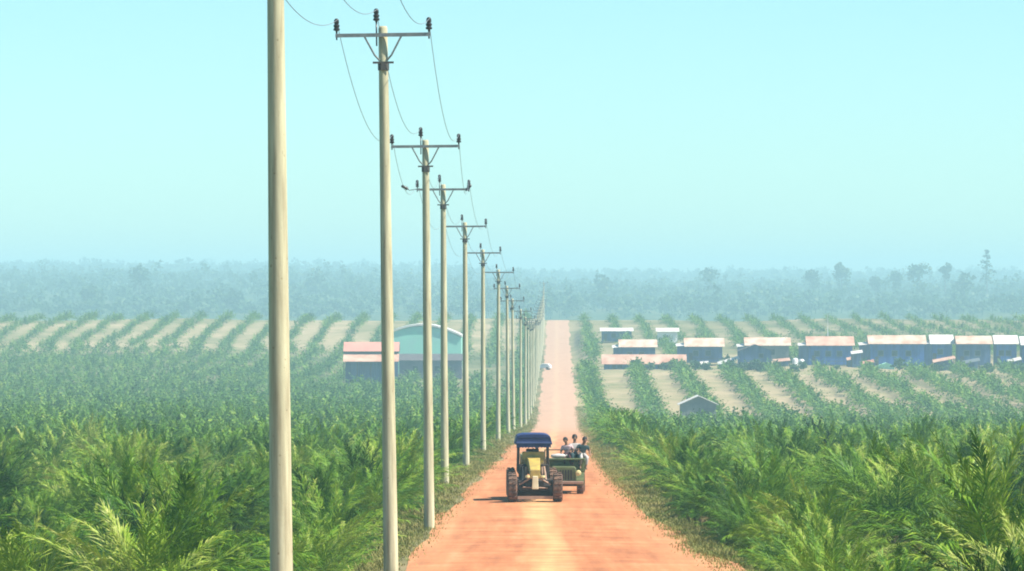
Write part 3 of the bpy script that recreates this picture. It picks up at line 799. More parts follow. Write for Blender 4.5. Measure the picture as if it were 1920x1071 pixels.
def front_gable(name, label, px0, px1, d, y_ridge, y_eave, depth, wall, roof, floor_h, cat='house', base_drop=1.0, group=None, y_ground=None, windows=1):
    """gable end turned towards the camera, ridge running away from it"""
    x0, x1 = X(px0, d), X(px1, d); cx = (x0+x1)/2; w = (x1-x0)/2
    zg = ground_z(cx, d+1) if y_ground is None else Z(y_ground, d)
    t = empty(name, (cx, d, zg)); tag(t, label, cat, group)
    zr = Z(y_ridge, d)-zg; ze = Z(y_eave, d)-zg; ww = w-0.4; sl = (zr-ze)/w; zt = ze + 0.4*sl - 0.1
    b = MB(); b.prism([(-ww, floor_h), (ww, floor_h), (ww, zt), (0, zr-0.1), (-ww, zt)], 0.4, depth-0.4); b.build('wall', wall, t)
    b = MB(); b.sheet([(0, 0, zr), (-w, 0, ze), (-w, depth, ze), (0, depth, zr)], -0.08); b.sheet([(w, 0, ze), (0, 0, zr), (0, depth, zr), (w, depth, ze)], -0.08)
    b.build('roof', roof, t)
    for sx in (-1, 0, 1):
        for yy in (0.55, depth-0.55):
            b = MB(); b.box(sx*(ww-0.15)-0.11, sx*(ww-0.15)+0.11, yy-0.1, yy+0.1, -1.3, floor_h); b.build('stilt', M['wood_dark'], t)
    for k in range(windows):
        zz = floor_h + (zt-floor_h)*0.55; wx = 0.35*ww*(1 if k == 0 else -1)
        b = MB(); b.box(wx-0.5, wx+0.5, 0.35, 0.402, zz-0.5, zz-0.42); b.box(wx-0.5, wx+0.5, 0.35, 0.402, zz+0.42, zz+0.5); b.box(wx-0.5, wx-0.43, 0.35, 0.402, zz-0.42, zz+0.42); b.box(wx+0.43, wx+0.5, 0.35, 0.402, zz-0.42, zz+0.42)
        f = b.build('window', M['wall_grey'], t)
        b = MB(); b.box(wx-0.43, wx+0.43, 0.38, 0.41, zz-0.42, zz+0.42); b.build('pane', M['glass'], f)
    return t
front_gable('stilt_house', 'dark blue gabled house on tall bare stilts before a cream roofed house', 1384, 1450, 962, 646, 658, 6, M['wall_slate'], M['zinc_rust'] if False else M['roof_dark'], 1.55, group=HG)
front_gable('field_hut', 'lone grey hut with a white edged roof among the palms right of the road', 1272, 1348, 690, 742, 759, 6.0, M['wall_grey'], M['zinc_white'], 0.3, 'hut', windows=0)
front_gable('green_shelter', 'tiny pale green arched shelter in front of the longest blue house', 1643, 1681, 966, 680, 687, 3.2, M['wall_green'], M['wall_green'], 0.0, 'shelter', windows=0)

def slant_roof(name, label, d, pa, ya, pb, yb, depth, mat, cat='lean-to'):
    """a single sloping roof on four posts between two pixels of its front edge"""
    xa, xb = X(pa, d), X(pb, d); za, zb = Z(ya, d), Z(yb, d); cx = (xa+xb)/2; zg = ground_z(cx, d+depth/2)
    t = empty(name, (cx, d, zg)); tag(t, label, cat)
    b = MB(); b.sheet([(xa-cx, 0, za-zg), (xb-cx, 0, zb-zg), (xb-cx, depth, zb-zg+0.55), (xa-cx, depth, za-zg+0.55)], 0.06); b.build('roof', mat, t)
    for (xx, zz) in ((xa-cx+0.15, za-zg), (xb-cx-0.15, zb-zg)):
        for yy, ex in ((0.15, -0.04), (depth-0.15, 0.44)):
            b = MB(); b.box(xx-0.07, xx+0.07, yy-0.07, yy+0.07, -0.8, zz+ex-0.03); b.build('post', M['wood_dark'], t)
    b = MB(); b.box(xa-cx+0.3, xb-cx-0.3, depth-0.3, depth-0.22, -0.3, min(za, zb)-zg+0.2); b.build('back_wall', M['wall_slate'], t)
slant_roof('lean_to', 'open lean-to with a slanting pale roof left of the dark house on stilts', 965, 1346, 684, 1402, 668, 3, M['zinc_white'])
slant_roof('lean_to', 'small lean-to with a flat pink roof right of the dark house on stilts', 970, 1450, 679, 1482, 676, 3, M['zinc_rust'])
slant_roof('lean_to', 'open lean-to with a slanting pinkish roof below the narrow white roofed house', 968, 1750, 680, 1792, 672, 3, M['zinc_rust'])
slant_roof('lean_to', 'tiny lean-to with a white roof between two wide blue houses', 972, 1596, 664, 1618, 661, 2.4, M['zinc_white'])
slant_roof('lean_to', 'rusty brown lean-to at the right end of the wide bright blue house', 976, 1588, 676, 1612, 671, 2.6, M['zinc_rust'])
slant_roof('lean_to', 'brown roofed lean-to below the left part of the longest blue house', 966, 1618, 683, 1640, 679, 2.6, M['roof_pink'])
slant_roof('lean_to', 'grey roofed lean-to below the cream roofed house near the right end of the row', 966, 1806, 682, 1838, 676, 2.6, M['steel'])
slant_roof('lean_to', 'pale lean-to between the last two white roofed houses of the row', 968, 1890, 680, 1916, 674, 2.6, M['zinc_white'])
slant_roof('lean_to', 'tiny lean-to with a white roof before the slate blue house right of the long shed', 966, 1304, 684, 1329, 682, 2.0, M['zinc_white'])

bush_me = []
for sd in range(4):
    rgb = random.Random(600+sd); bush_me.append(quads_mesh('bush_leaves', np.array(crown_cloud(rgb, 0, 0, 0.9, 1.15, 0.95, 150, 0.26)), M['tree']))
rgb = random.Random(9)
for k in range(80):
    px = rgb.uniform(1140, 1925); d = rgb.choice((rgb.uniform(950, 961), rgb.uniform(1000, 1030)))
    x = X(px, d); t = link(bpy.data.objects.new('bush', rgb.choice(bush_me))); q = rgb.uniform(.7, 1.5)
    t.location = (x, d, ground_z(x, d)-0.15); t.scale = (q, q, q*rgb.uniform(.8, 1.2)); t.rotation_euler = (0, 0, rgb.uniform(0, 6))
    tag(t, 'small green bush growing %s the row of houses right of the road' % ('in front of' if d < 990 else 'behind'), 'bush', 'bushes %s the house row' % ('in front of' if d < 990 else 'behind'))
def drum(px, d, label):
    x = X(px, d); t = empty('water_tank', (x, d, ground_z(x, d))); tag(t, label, 'water tank', 'white water tanks beside the bright blue house')
    b = MB(); b.lathe([(0.62,0.0),(0.64,0.4),(0.62,0.45),(0.64,0.9),(0.62,0.95),(0.64,1.35),(0.5,1.55),(0.2,1.66)], n=16); b.build('tank', M['white'], t, smooth=True)
    b = MB(); b.lathe([(0.22,1.64),(0.22,1.75),(0.19,1.77)], n=12); b.build('lid', M['steel'], t)
drum(1491, 974, 'white water tank left of the bright blue house, the left one of the pair'); drum(1503, 968, 'white water tank left of the bright blue house, the right one of the pair')

xm = X(1552, 998); zm = ground_z(xm, 998); t = empty('radio_mast', (xm, 998, zm)); tag(t, 'thin white mast rising behind the wide bright blue house', 'mast')
b = MB(); b.tube([(0,0,-0.5),(0,0,8)], [0.10,0.08], 8); b.tube([(0,0,8),(0,0,Z(590,998)-zm)], [0.05,0.03], 8); b.build('mast_pole', M['white'], t)
for k in range(3):
    b = MB(); h = Z(590,998)-zm-0.3-0.7*k; b.box(-0.35,0.35,-0.02,0.02,h,h+0.05); b.build('antenna', M['steel'], t)

# left of the road: red roofed house, mint warehouse, dark shed
def red_house():
    d = 945; x0, x1 = X(643, d), X(748, d); cx = (x0+x1)/2; w = (x1-x0)/2; zg = ground_z(cx, d+4)
    t = empty('red_roof_house', (cx, d, zg)); tag(t, 'low house with a two tiered faded red roof behind the second pole', 'house')
    z = lambda y: Z(y, d)-zg
    b = MB(); b.sheet([(-w, 2.2, z(659)), (w, 2.2, z(659)), (w, 5.2, z(642)), (-w, 5.2, z(642))], 0.08); b.sheet([(w, 8.2, z(659)), (-w, 8.2, z(659)), (-w, 5.2, z(642)), (w, 5.2, z(642))], 0.08); b.build('upper_roof', M['roof_pink'], t)
    b = MB(); b.sheet([(-w+.02, -0.3, z(678)), (w-.02, -0.3, z(678)), (w-.02, 2.6, z(664)), (-w+.02, 2.6, z(664))], 0.07); b.build('lower_roof', M['zinc_rust'], t)
    b = MB(); b.box(-w+0.4, w-0.4, 2.65, 7.8, -0.4, z(661)); b.build('wall', M['wall_slate'], t)
    b = MB(); b.box(-w+0.05, w-0.05, 2.62, 2.64, z(663.5), z(660)); b.build('fascia', M['wood_dark'], t)
    for k in range(5):
        b = MB(); xx = -w+0.2+(2*w-0.4)*k/4; b.box(xx-0.08, xx+0.08, -0.1, 0.06, -0.8, z(678)); b.build('post', M['wood_dark'], t)
    for k in range(3):
        xx = -w+1.8+3.6*k; f = MB().box(xx-0.6, xx+0.6, 2.58, 2.648, 0.7, 1.9).build('window', M['wall_grey'], t); MB().box(xx-0.5, xx+0.5, 2.55, 2.60, 0.8, 1.8).build('pane', M['glass'], f)
red_house()
def warehouse():
    d = 1055; x0, x1 = X(714, d), X(866, d); cx = (x0+x1)/2; w = (x1-x0)/2; zg = ground_z(cx, d+8); depth = 22
    t = empty('warehouse', (cx, d, zg)); tag(t, 'mint green warehouse with a curved white roof left of the road', 'warehouse')
    zr = Z(611, d)-zg; ze = Z(632, d)-zg
    arc = []
    for k in range(17):
        q = -1 + 2*k/16; arc.append((q*w, ze + (zr-ze)*(1-abs(q)**1.9)))
    b = MB(); inner = [(x*0.985, z-0.14) for x, z in arc]
    b.prism([(-w*0.985, -0.5)] + inner + [(w*0.985, -0.5)], 0.4, depth-0.4); b.build('wall', M['wall_green'], t)
    b = MB()
    for (xa, za), (xb, zb) in zip(arc, arc[1:]):
        b.add([(xa,0,za),(xb,0,zb),(xb,depth,zb),(xa,depth,za),(xa,0,za+0.42),(xb,0,zb+0.42),(xb,depth,zb+0.42),(xa,depth,za+0.42)], [(0,1,5,4),(4,5,6,7),(2,3,7,6),(0,3,2,1)])
    b.build('roof', M['zinc_white'], t)
    b = MB(); b.box(-1.8, 1.8, 0.33, 0.41, -0.3, 3.6); b.build('door', M['wall_grey'], t)
warehouse()
gable_house('dark_shed', 'low dark roofed shed in front of the mint green warehouse', 744, 870, 1008, 664, 676, 8, M['wall_dusk'], M['roof_dark'], 0.0, 5, None, 2, None, 'shed')

def car(name, label, px, d, rz, paint, w=1.7, length=4.2, h=1.5):
    x = X(px, d); t = empty(name, (x, d, ground_z(x, d)), rz); tag(t, label, 'car', None)
    hw = w/2
    prof = [(-length/2, .35), (length/2, .35), (length/2, .85), (length/2-.1, .95), (length*0.22, .98), (length*0.02, h), (-length*0.34, h), (-length*0.46, 1.0), (-length/2, .95)]
    def side(pr, y0, y1, mat, nm):
        b = MB(); n = len(pr); vs = [(y0, p[0], p[1]) for p in pr]+[(y1, p[0], p[1]) for p in pr]
        b.add(vs, [tuple(range(n)), tuple(range(2*n-1,n-1,-1))]+[((i+1)%n, i, n+i, n+(i+1)%n) for i in range(n)]); return b.build(nm, mat, t, bevel=0.05)
    side(prof, -hw, hw, paint, 'body')
    side([(length*0.18, 1.0), (length*0.02, h-0.12), (-length*0.32, h-0.12), (-length*0.42, 1.03)], -hw-0.01, hw+0.01, M['glass'], 'side_window')
    b = MB(); b.sheet([(-hw+.12, length*0.225, 1.02), (hw-.12, length*0.225, 1.02), (hw-.18, length*0.045, h-0.08), (-hw+.18, length*0.045, h-0.08)], -0.03); b.build('windscreen', M['glass'], t)
    for sx in (-1, 1):
        for yy in (-length*0.31, length*0.31):
            b = MB(); b.lathe([(0.18,-0.1),(0.31,-0.1),(0.33,-0.06),(0.33,0.06),(0.31,0.1),(0.18,0.1)], (sx*(hw-0.08), yy, 0.33), 'x', 14); b.build('wheel', M['tyre'], t)
        b = MB(); b.box(sx*hw*0.72-0.16, sx*hw*0.72+0.16, length/2-0.02, length/2+0.03, .68, .82); b.build('headlight', M['lamp'], t)
    return t
car('parked_car', 'white car parked by the dark shed left of the poles', 888, 925, R(65), M['white'])
car('parked_car', 'white car at the left edge of the distant road', 1019, 955, R(75), M['white'], 1.6, 3.2, 1.3)

# ------------------------------------------------------------------ motor grader
def wheel(parent, x, y, r, w, name='wheel'):
    b = MB(); b.lathe([(r*0.55,-w/2),(r*0.9,-w/2),(r,-w*0.36),(r,w*0.36),(r*0.9,w/2),(r*0.55,w/2)], (x,y,r), 'x', 24)
    for k in range(18):                                   # chunky tread lugs
        a = 2*PI*k/18; c = Vector((x, y + (r+0.005)*math.cos(a), r + (r+0.005)*math.sin(a))); s = 0.03
        for sd in (-1, 1):
            b.add([(c.x+sd*w*0.06+ox*w*0.17*sd*1.0+0.0, c.y+oy*s*math.cos(a)-ot*0.05*math.sin(a), c.z+oy*s*math.sin(a)+ot*0.05*math.cos(a)) for ox in (0,2) for oy in (-1,1) for ot in (-1,1)],
                  [(0,1,3,2),(4,6,7,5),(0,4,5,1),(2,3,7,6),(0,2,6,4),(1,5,7,3)])
    o = b.build(name, M['tyre'], parent)
    MB().lathe([(0.06,-w*0.3),(r*0.5,-w*0.42),(r*0.56,-w*0.30),(r*0.56,w*0.30),(r*0.5,w*0.42),(0.06,w*0.3)], (x,y,r), 'x', 18).build('rim', M['rim'], o)
    MB().lathe([(0.10,-w*0.44),(0.12,-w*0.3),(0.12,w*0.3),(0.10,w*0.44)], (x,y,r), 'x', 12).build('hub', M['dustysteel'], o)
    return o
def grader(px, d):
    x = X(px, d); t = empty('road_grader', (x, d, road_z(d)+0.05), R(1.5)); t.scale = (.95,.95,.95); tag(t, 'dusty yellow road grader with a dark blue canopy coming along the red road', 'road grader')
    y = 0.62                                                # front axle
    for sx in (-1, 1): wheel(t, sx*0.90, y, 0.575, 0.37)
    b = MB(); b.box(-0.72, 0.72, y-0.11, y+0.11, 0.46, 0.64); b.box(-0.35,0.35,y-0.14,y+0.14,0.60,0.80)
    for sx in (-1, 1): b.tube([(sx*0.70,y,0.40),(sx*0.66,y,0.86)], 0.07, 8); b.tube([(sx*0.64,y-0.04,0.82),(sx*0.25,y-0.02,0.92)], 0.035, 6)
    b.tube([(-0.66,y-0.14,0.80),(0.66,y-0.14,0.80)], 0.03, 8)
    b.build('front_axle', M['black'], t)
    b = MB(); b.tube([(-0.62,y-0.16,0.70),(-0.15,y-0.2,0.98)], 0.035, 6); b.tube([(0.62,y-0.16,0.70),(0.15,y-0.2,0.98)], 0.035, 6); b.tube([(-0.5,y-0.17,0.60),(0.5,y-0.17,0.56)], 0.03, 6)
    b.build('steering_rods', M['dustysteel'], t)
    b = MB(); b.box(-0.13, 0.13, y-0.36, y-0.12, 0.52, 1.04, taper=0.02); b.build('nose_block', M['cream'], t, bevel=0.02)
    # gooseneck: narrow at the nose, deeper and wider towards the cab
    secs = [(0.36,0.20,0.96,1.28),(1.0,0.21,1.08,1.46),(1.8,0.23,1.25,1.66),(2.6,0.28,1.22,1.70),(3.1,0.26,1.05,1.5)]
    vs = []; 
    for (yy, hw, z0, z1) in secs: vs += [(-hw,yy,z0),(hw,yy,z0),(hw,yy,z1),(-hw,yy,z1)]
    fs = [(i*4+k, i*4+(k+1)%4, (i+1)*4+(k+1)%4, (i+1)*4+k) for i in range(len(secs)-1) for k in range(4)] + [(3,2,1,0), tuple(len(vs)-4+k for k in range(4))]
    MB().add(vs, fs).build('gooseneck', M['yellow'], t, bevel=0.02)
    # steering console and cowl in front of the seat, seen as the wide top of the T
    b = MB(); b.prism([(-0.46,1.66),(-0.27,1.36),(0.27,1.36),(0.46,1.66),(0.44,1.92),(-0.44,1.92)], 2.55, 3.05); b.build('cowl', M['yellow'], t, bevel=0.02)
    b = MB(); b.tube([(0,2.9,1.88),(0,3.02,2.05)], 0.025, 6); ring = [(0.2*math.cos(a), 3.03+0.08*math.sin(a), 2.06+0.12*math.sin(a)) for a in [2*PI*k/16 for k in range(17)]]; b.tube(ring, 0.014, 5, cap=False); b.build('steering_wheel', M['black'], t)
    b = MB(); b.box(-0.62,0.62,2.5,4.1,1.05,1.13); b.box(-0.6,-0.3,2.48,2.52,0.72,1.05); b.box(0.3,0.6,2.48,2.52,0.72,1.05); b.build('platform', M['black'], t)
    for sx in (-1, 1): MB().box(sx*0.44-0.15, sx*0.44+0.15, 2.30, 2.80, 0.70, 1.42).build('dark_side_panel', M['black'], t, bevel=0.02)  # black panels added to darken the open gaps beside the gooseneck
    b = MB(); b.box(-0.26,0.26,3.35,3.85,1.13,1.50); b.box(-0.26,0.26,3.80,3.92,1.5,2.0); b.build('seat', M['black'], t, bevel=0.03)
    for sx in (-1, 1):
        for (ya, yb) in ((2.56, 2.50), (4.02, 4.02)):
            b = MB(); b.tube([(sx*0.61,ya,1.08),(sx*0.585,yb,2.20)], 0.036, 8); b.build('canopy_post', M['black'], t)
        b = MB()
        for k in range(5): b.tube([(sx*(0.56-0.05*k),2.62+0.05*k,1.13),(sx*(0.50-0.05*k),2.56+0.03*k,1.72)], 0.013, 5)
        b.build('control_levers', M['dustysteel'], t)
        b = MB(); b.tube([(sx*0.46,0.9,0.75),(sx*0.44,1.6,1.1),(sx*0.42,2.4,1.35)], 0.04, 8); b.tube([(sx*0.35,1.7,0.55),(sx*0.30,1.8,1.35)], 0.05, 8); b.build('hydraulic_ram', M['dustysteel'], t)
    # canopy: rounded roof with a hanging edge
    out = []; 
    for k in range(13):
        q = -1+2*k/12; out.append((0.64*q, 2.57+0.07*(1-abs(q)**5.0)))
    prof = [(-0.75,2.22)] + [(-0.68,2.50)] + out + [(0.68,2.50),(0.75,2.22)]
    b = MB(); b.prism(prof + [(0.66,2.22),(0.64,2.48),(-0.64,2.48),(-0.66,2.22)], 2.22, 4.3); b.build('canopy', M['canopy_blue'], t, bevel=0.015)
    b = MB(); n = 22                                        # scalloped fringe on the front edge
    pts = [(-0.69+1.38*k/n, 2.235, 2.09 + (0.03 if k % 2 else 0)) for k in range(n+1)]; top = [(-0.69+1.38*k/n, 2.235, 2.485) for k in range(n+1)]
    for k in range(n): b.add([pts[k], pts[k+1], top[k+1], top[k], (pts[k][0],2.26,pts[k][2]), (pts[k+1][0],2.26,pts[k+1][2]), (top[k+1][0],2.26,2.485), (top[k][0],2.26,2.485)], [(0,1,2,3),(7,6,5,4),(0,4,5,1),(3,2,6,7)])
    b.build('canopy_fringe', M['canopy_blue'], t)
    b = MB(); b.box(-0.70,0.70,2.205,2.232,2.27,2.34); b.build('canopy_band', M['canopy_trim'], t)
    # moldboard under the neck, circle and drawbar
    b = MB(); m = 8
    arc = [(1.36 - 0.16*math.sin(PI*k/m), 0.12+0.78*k/m) for k in range(m+1)]
    for k in range(m):
        (ya, za), (yb, zb) = arc[k], arc[k+1]
        b.add([(-1.0,ya,za),(1.0,ya,za),(1.0,yb,zb),(-1.0,yb,zb),(-1.0,ya+.03,za),(1.0,ya+.03,za),(1.0,yb+.03,zb),(-1.0,yb+.03,zb)], [(0,1,2,3),(7,6,5,4),(0,3,7,4),(1,5,6,2)])
    bl = b.build('blade', M['black'], t)
    MB().box(-0.70,0.70,0.20,0.28,0.13,0.25).build('scraper_bar', M['dustysteel'], t)
    b = MB(); b.lathe([(0.30,0),(0.42,0),(0.42,0.10),(0.30,0.10)], (0,1.75,0.66), n=20); b.tube([(0,0.75,0.72),(-0.3,1.5,0.70)], 0.05, 8); b.tube([(0,0.75,0.72),(0.3,1.5,0.70)], 0.05, 8); b.build('drawbar', M['black'], t)
    # engine hood and tandem rear wheels
    b = MB(); b.box(-0.45,0.45,4.1,6.1,0.95,1.75); b.build('engine_hood', M['yellow'], t, bevel=0.06)
    b = MB(); b.tube([(0.2,5.0,1.74),(0.2,5.0,2.35),(0.2,5.06,2.45)], 0.045, 8); b.build('exhaust_pipe', M['black'], t)
    for sx in (-1, 1):
        MB().box(sx*0.58-0.07, sx*0.58+0.07, 4.0, 6.0, 0.42, 0.78).build('tandem_case', M['black'], t, bevel=0.02)
        for yy in (4.35, 5.6): wheel(t, sx*0.84, yy, 0.575, 0.34)
        MB().lathe([(0.02,-0.06),(0.09,-0.05),(0.10,0.0),(0.09,0.04)], (sx*0.30, y-0.22, 1.02), n=12).build('headlight', M['lamp'], t)
grader(1004, 171.0)

# ------------------------------------------------------------------ people
def skinned(name, joints, edges, root, mat, parent, sub=1):
    bm = bmesh.new(); sk = bm.verts.layers.skin.verify(); idx = {}
    for k, (co, r) in joints.items():
        v = bm.verts.new(co); v[sk].radius = (r, r) if not hasattr(r, '__len__') else r; idx[k] = v
        v[sk].use_root = (k == root)
    for a, b in edges: bm.edges.new((idx[a], idx[b]))
    me = bpy.data.meshes.new(name); bm.to_mesh(me); bm.free(); me.materials.append(mat)
    o = bpy.data.objects.new(name, me); link(o, parent)
    s = o.modifiers.new('skin', 'SKIN'); s.use_smooth_shade = True
    if sub: u = o.modifiers.new('sub', 'SUBSURF'); u.levels = sub; u.render_levels = sub
    return o

def sitter(x, d, z, rz, label, shirt, trousers, s=1.0, turn=0.0, arm=0.0):
    t = empty('person', (x, d, z), rz); tag(t, label, 'person', 'people riding on the green truck'); t.scale = (s, s, s); t.rotation_euler = (R(-6+14*abs(turn)), R(7*turn), rz)
    J = {'pelvis': ((0,0,0.10),(.13,.11)), 'belly': ((0,0.01,0.26),(.12,.10)), 'chest': ((0,0.0,0.42),(.15,.11)), 'neckbase': ((0,0.0,0.53),(.075,.07)), 'neck': ((0,-0.01,0.60),(.05,.055)),
         'jaw': ((turn*.02,-0.025,0.68),(.070,.080)), 'skull': ((turn*.02,-0.01,0.77),(.078,.092)), 'top': ((turn*.02,0.0,0.83),(.05,.06)), 'nose': ((turn*.05,-0.115,0.71),(.012,.016))}
    E = [('pelvis','belly'),('belly','chest'),('chest','neckbase'),('neckbase','neck'),('neck','jaw'),('jaw','skull'),('skull','top'),('jaw','nose')]
    C = {'pelvis': ((0,0,0.10),(.145,.125)), 'belly': ((0,0.01,0.26),(.135,.115)), 'chest': ((0,0,0.42),(.165,.125)), 'neckbase': ((0,0,0.52),(.085,.08))}; CE = [('pelvis','belly'),('belly','chest'),('chest','neckbase')]
    T = {'pelvis': ((0,0,0.09),(.15,.13))}; TE = []
    for sd, n in ((-1,'L'),(1,'R')):
        sh = (sd*0.19,0,0.47); el = (sd*(0.25+arm*.1),-0.05,0.22+arm*.12); wr = (sd*(0.17+arm*.2),-0.26,0.16+arm*.12); hd = (wr[0]-sd*0.015, wr[1]-0.08, wr[2]-0.02)
        J.update({'sh'+n: (sh,.06), 'el'+n: (el,.042), 'wr'+n: (wr,.029), 'hd'+n: (hd,(.038,.02))})
        E += [('chest','sh'+n),('sh'+n,'el'+n),('el'+n,'wr'+n),('wr'+n,'hd'+n)]
        for f in range(4):
            a = (hd[0]+(f-1.5)*0.019, hd[1]-0.045-0.006*(f in (1,2)), hd[2]-0.008); c = (a[0], a[1]-0.025, a[2]-0.028)
            J['f%d%s' % (f,n)] = (a,.0088); J['g%d%s' % (f,n)] = (c,.0075); E += [('hd'+n,'f%d%s' % (f,n)),('f%d%s' % (f,n),'g%d%s' % (f,n))]
        th = (wr[0]-sd*0.045, wr[1]-0.05, wr[2]-0.015); J['th'+n] = (th,.010); J['tt'+n] = ((th[0]-sd*0.012, th[1]-0.03, th[2]-0.01),.008); E += [('wr'+n,'th'+n),('th'+n,'tt'+n)]
        C.update({'sh'+n: (sh,.075), 'se'+n: ((sh[0]*.3+el[0]*.7, sh[1]*.3+el[1]*.7, sh[2]*.3+el[2]*.7),.058)}); CE += [('chest','sh'+n),('sh'+n,'se'+n)]
        hp = (sd*0.10,-0.04,0.08); kn = (sd*0.13,-0.46,0.09); an = (sd*0.13,-0.48,-0.34); to = (sd*0.14,-0.64,-0.39); he = (sd*0.13,-0.45,-0.39)
        J.update({'hp'+n: (hp,.085), 'kn'+n: (kn,.058), 'ca'+n: ((sd*0.13,-0.455,-0.10),.055), 'an'+n: (an,.036), 'to'+n: (to,(.04,.025)), 'he'+n: (he,.035)})
        E += [('pelvis','hp'+n),('hp'+n,'kn'+n),('kn'+n,'ca'+n),('ca'+n,'an'+n),('an'+n,'to'+n),('an'+n,'he'+n)]
        T.update({'hp'+n: (hp,.10), 'kn'+n: (kn,.075), 'an'+n: ((sd*0.13,-0.475,-0.26),.058)}); TE += [('pelvis','hp'+n),('hp'+n,'kn'+n),('kn'+n,'an'+n)]
    skinned('body', J, E, 'pelvis', M['skin'], t); skinned('shirt', C, CE, 'pelvis', shirt, t); skinned('trousers', T, TE, 'pelvis', trousers, t)
    b = MB(); prof = [(0.098,0.715),(0.106,0.76),(0.100,0.81),(0.078,0.855),(0.045,0.88),(0.01,0.888)]; b.lathe(prof, (turn*.02,0.018,0), n=14)
    b.build('hair', M['hair'], t, smooth=True)
    for sd in (-1, 1):
        MB().lathe([(0.004,-.008),(0.011,0),(0.004,.008)], (turn*.03+sd*0.032,-0.094,0.742), n=8).build('eye', M['black'], t)
        MB().lathe([(0.01,-0.03),(0.016,0.0),(0.01,0.03)], (turn*.02+sd*0.083,0.0,0.73), n=8).build('ear', M['skin'], t)
    return t

# ------------------------------------------------------------------ green farm truck with riders
def farm_truck(px, d):
    x = X(px, d); z = road_z(d)+0.03; t = empty('farm_truck', (x, d, z), R(-2)); tag(t, 'open green farm truck following just behind the grader, carrying people', 'farm truck')
    hw = 0.80
    for sx in (-1, 1):
        wheel(t, sx*0.66, 0.55, 0.36, 0.26); wheel(t, sx*0.66, 2.9, 0.40, 0.28)
        MB().lathe([(0.02,-0.07),(0.085,-0.06),(0.105,-0.02),(0.105,0.03)], (0,0,0), n=12)
        b = MB(); vs = []; n = 14
        for (r, h) in [(0.02,-0.10),(0.09,-0.085),(0.11,-0.04),(0.11,0.02)]:
            for k in range(n): a = 2*PI*k/n; vs.append((sx*0.60+r*math.cos(a), 0.02+h, 0.86+r*math.sin(a)))
        b.add(vs, [(i*n+k, i*n+(k+1)%n, (i+1)*n+(k+1)%n, (i+1)*n+k) for i in range(3) for k in range(n)]); b.build('headlight', M['lamp'], t)
        b = MB(); arc = [(0.55+0.46*math.cos(a), 0.40+0.46*math.sin(a)) for a in [PI*k/8 for k in range(9)]]
        for (ya, za), (yb, zb) in zip(arc, arc[1:]): b.add([(sx*0.52,ya,za),(sx*0.82,ya,za),(sx*0.82,yb,zb),(sx*0.52,yb,zb)], [(0,1,2,3)])
        b.build('mudguard', M['truck_green'], t)
    b = MB(); b.prism([(-0.50,0.50),(0.50,0.50),(0.50,1.0),(0.44,1.10),(-0.44,1.10),(-0.50,1.0)], 0.05, 1.15); b.build('hood', M['truck_green'], t, bevel=0.03)
    b = MB()
    for k in range(7): b.box(-0.36+0.108*k, -0.31+0.108*k, 0.03, 0.055, 0.58, 0.98)
    b.build('grille', M['black'], t)
    b = MB(); b.box(-hw,hw,-0.06,0.03,0.42,0.54); b.build('bumper', M['dustysteel'], t, bevel=0.02)
    b = MB(); b.box(-hw,hw,1.16,1.26,0.85,1.34); b.box(-hw-0.04,hw+0.04,0.72,1.30,1.34,1.40); b.build('front_panel', M['truck_green'], t, bevel=0.02)
    b = MB(); b.box(-hw,hw,1.27,3.6,0.78,0.86); b.build('bed_floor', M['wood_dark'], t)
    for sx in (-1, 1): MB().box(sx*hw-0.03, sx*hw+0.03, 1.27, 3.6, 0.865, 1.30).build('side_board', M['truck_green'], t)
    MB().box(-hw+.035,hw-.035,3.54,3.6,0.865,1.30).build('tail_board', M['truck_green'], t)
    b = MB(); b.box(-0.4,0.4,0.4,3.5,0.40,0.52); b.tube([(-0.6,0.55,0.36),(0.6,0.55,0.36)], 0.05, 8); b.tube([(-0.6,2.9,0.40),(0.6,2.9,0.40)], 0.05, 8); b.build('chassis', M['black'], t)
    b = MB()
    for sx in (-1, 1): b.tube([(sx*0.76,1.36,0.9),(sx*0.76,1.36,1.74)], 0.022, 6)
    b.tube([(-0.76,1.36,1.72),(0.76,1.36,1.72)], 0.022, 6); b.build('hand_rail', M['black'], t)
    return x, d, z
fx, fd, fz = farm_truck(1056, 179.5)
sx_ = lambda px: X(px, fd)
# planks across the bed carry the riders; white sacks lie beside them
def sack(px, dy, zz, label, rz):
    t = empty('grain_sack', (sx_(px), fd+dy, zz), rz); t.scale = (0.85, 0.9, 0.8); tag(t, label, 'sack')
    b = MB(); secs = [(-0.34,.05,.04),(-0.28,.15,.09),(0,.19,.12),(0.28,.15,.09),(0.34,.05,.04)]
    vs = [] ; n = 12
    for (xx, ry, rz2) in secs:
        for k in range(n): a = 2*PI*k/n; vs.append((xx, ry*math.cos(a), 0.12+rz2*math.sin(a)))
    b.add(vs, [(i*n+k, i*n+(k+1)%n, (i+1)*n+(k+1)%n, (i+1)*n+k) for i in range(4) for k in range(n)] + [tuple(range(n-1,-1,-1)), tuple(4*n+k for k in range(n))])
    b.build('sack_body', M['cloth_white'], t, smooth=True)
    MB().tube([(0.33,0,0.12),(0.42,0.02,0.15)], [0.035,0.06], 8).build('tied_neck', M['cloth_white'], t)
sack(1047, 0.98, fz+1.40, 'white sack lying on the front ledge of the green truck beside the riders', 0.05)
b = MB(); b.box(sx_(1060), sx_(1098), fd+1.45, fd+1.80, fz+1.36, fz+1.41)
for k in (1063, 1095): b.box(sx_(k)-0.04, sx_(k)+0.04, fd+1.58, fd+1.66, fz+0.864, fz+1.36)
o = b.build('plank_bench', M['wood_dark']); tag(o, 'plank bench across the bed of the green truck under the riders', 'bench')
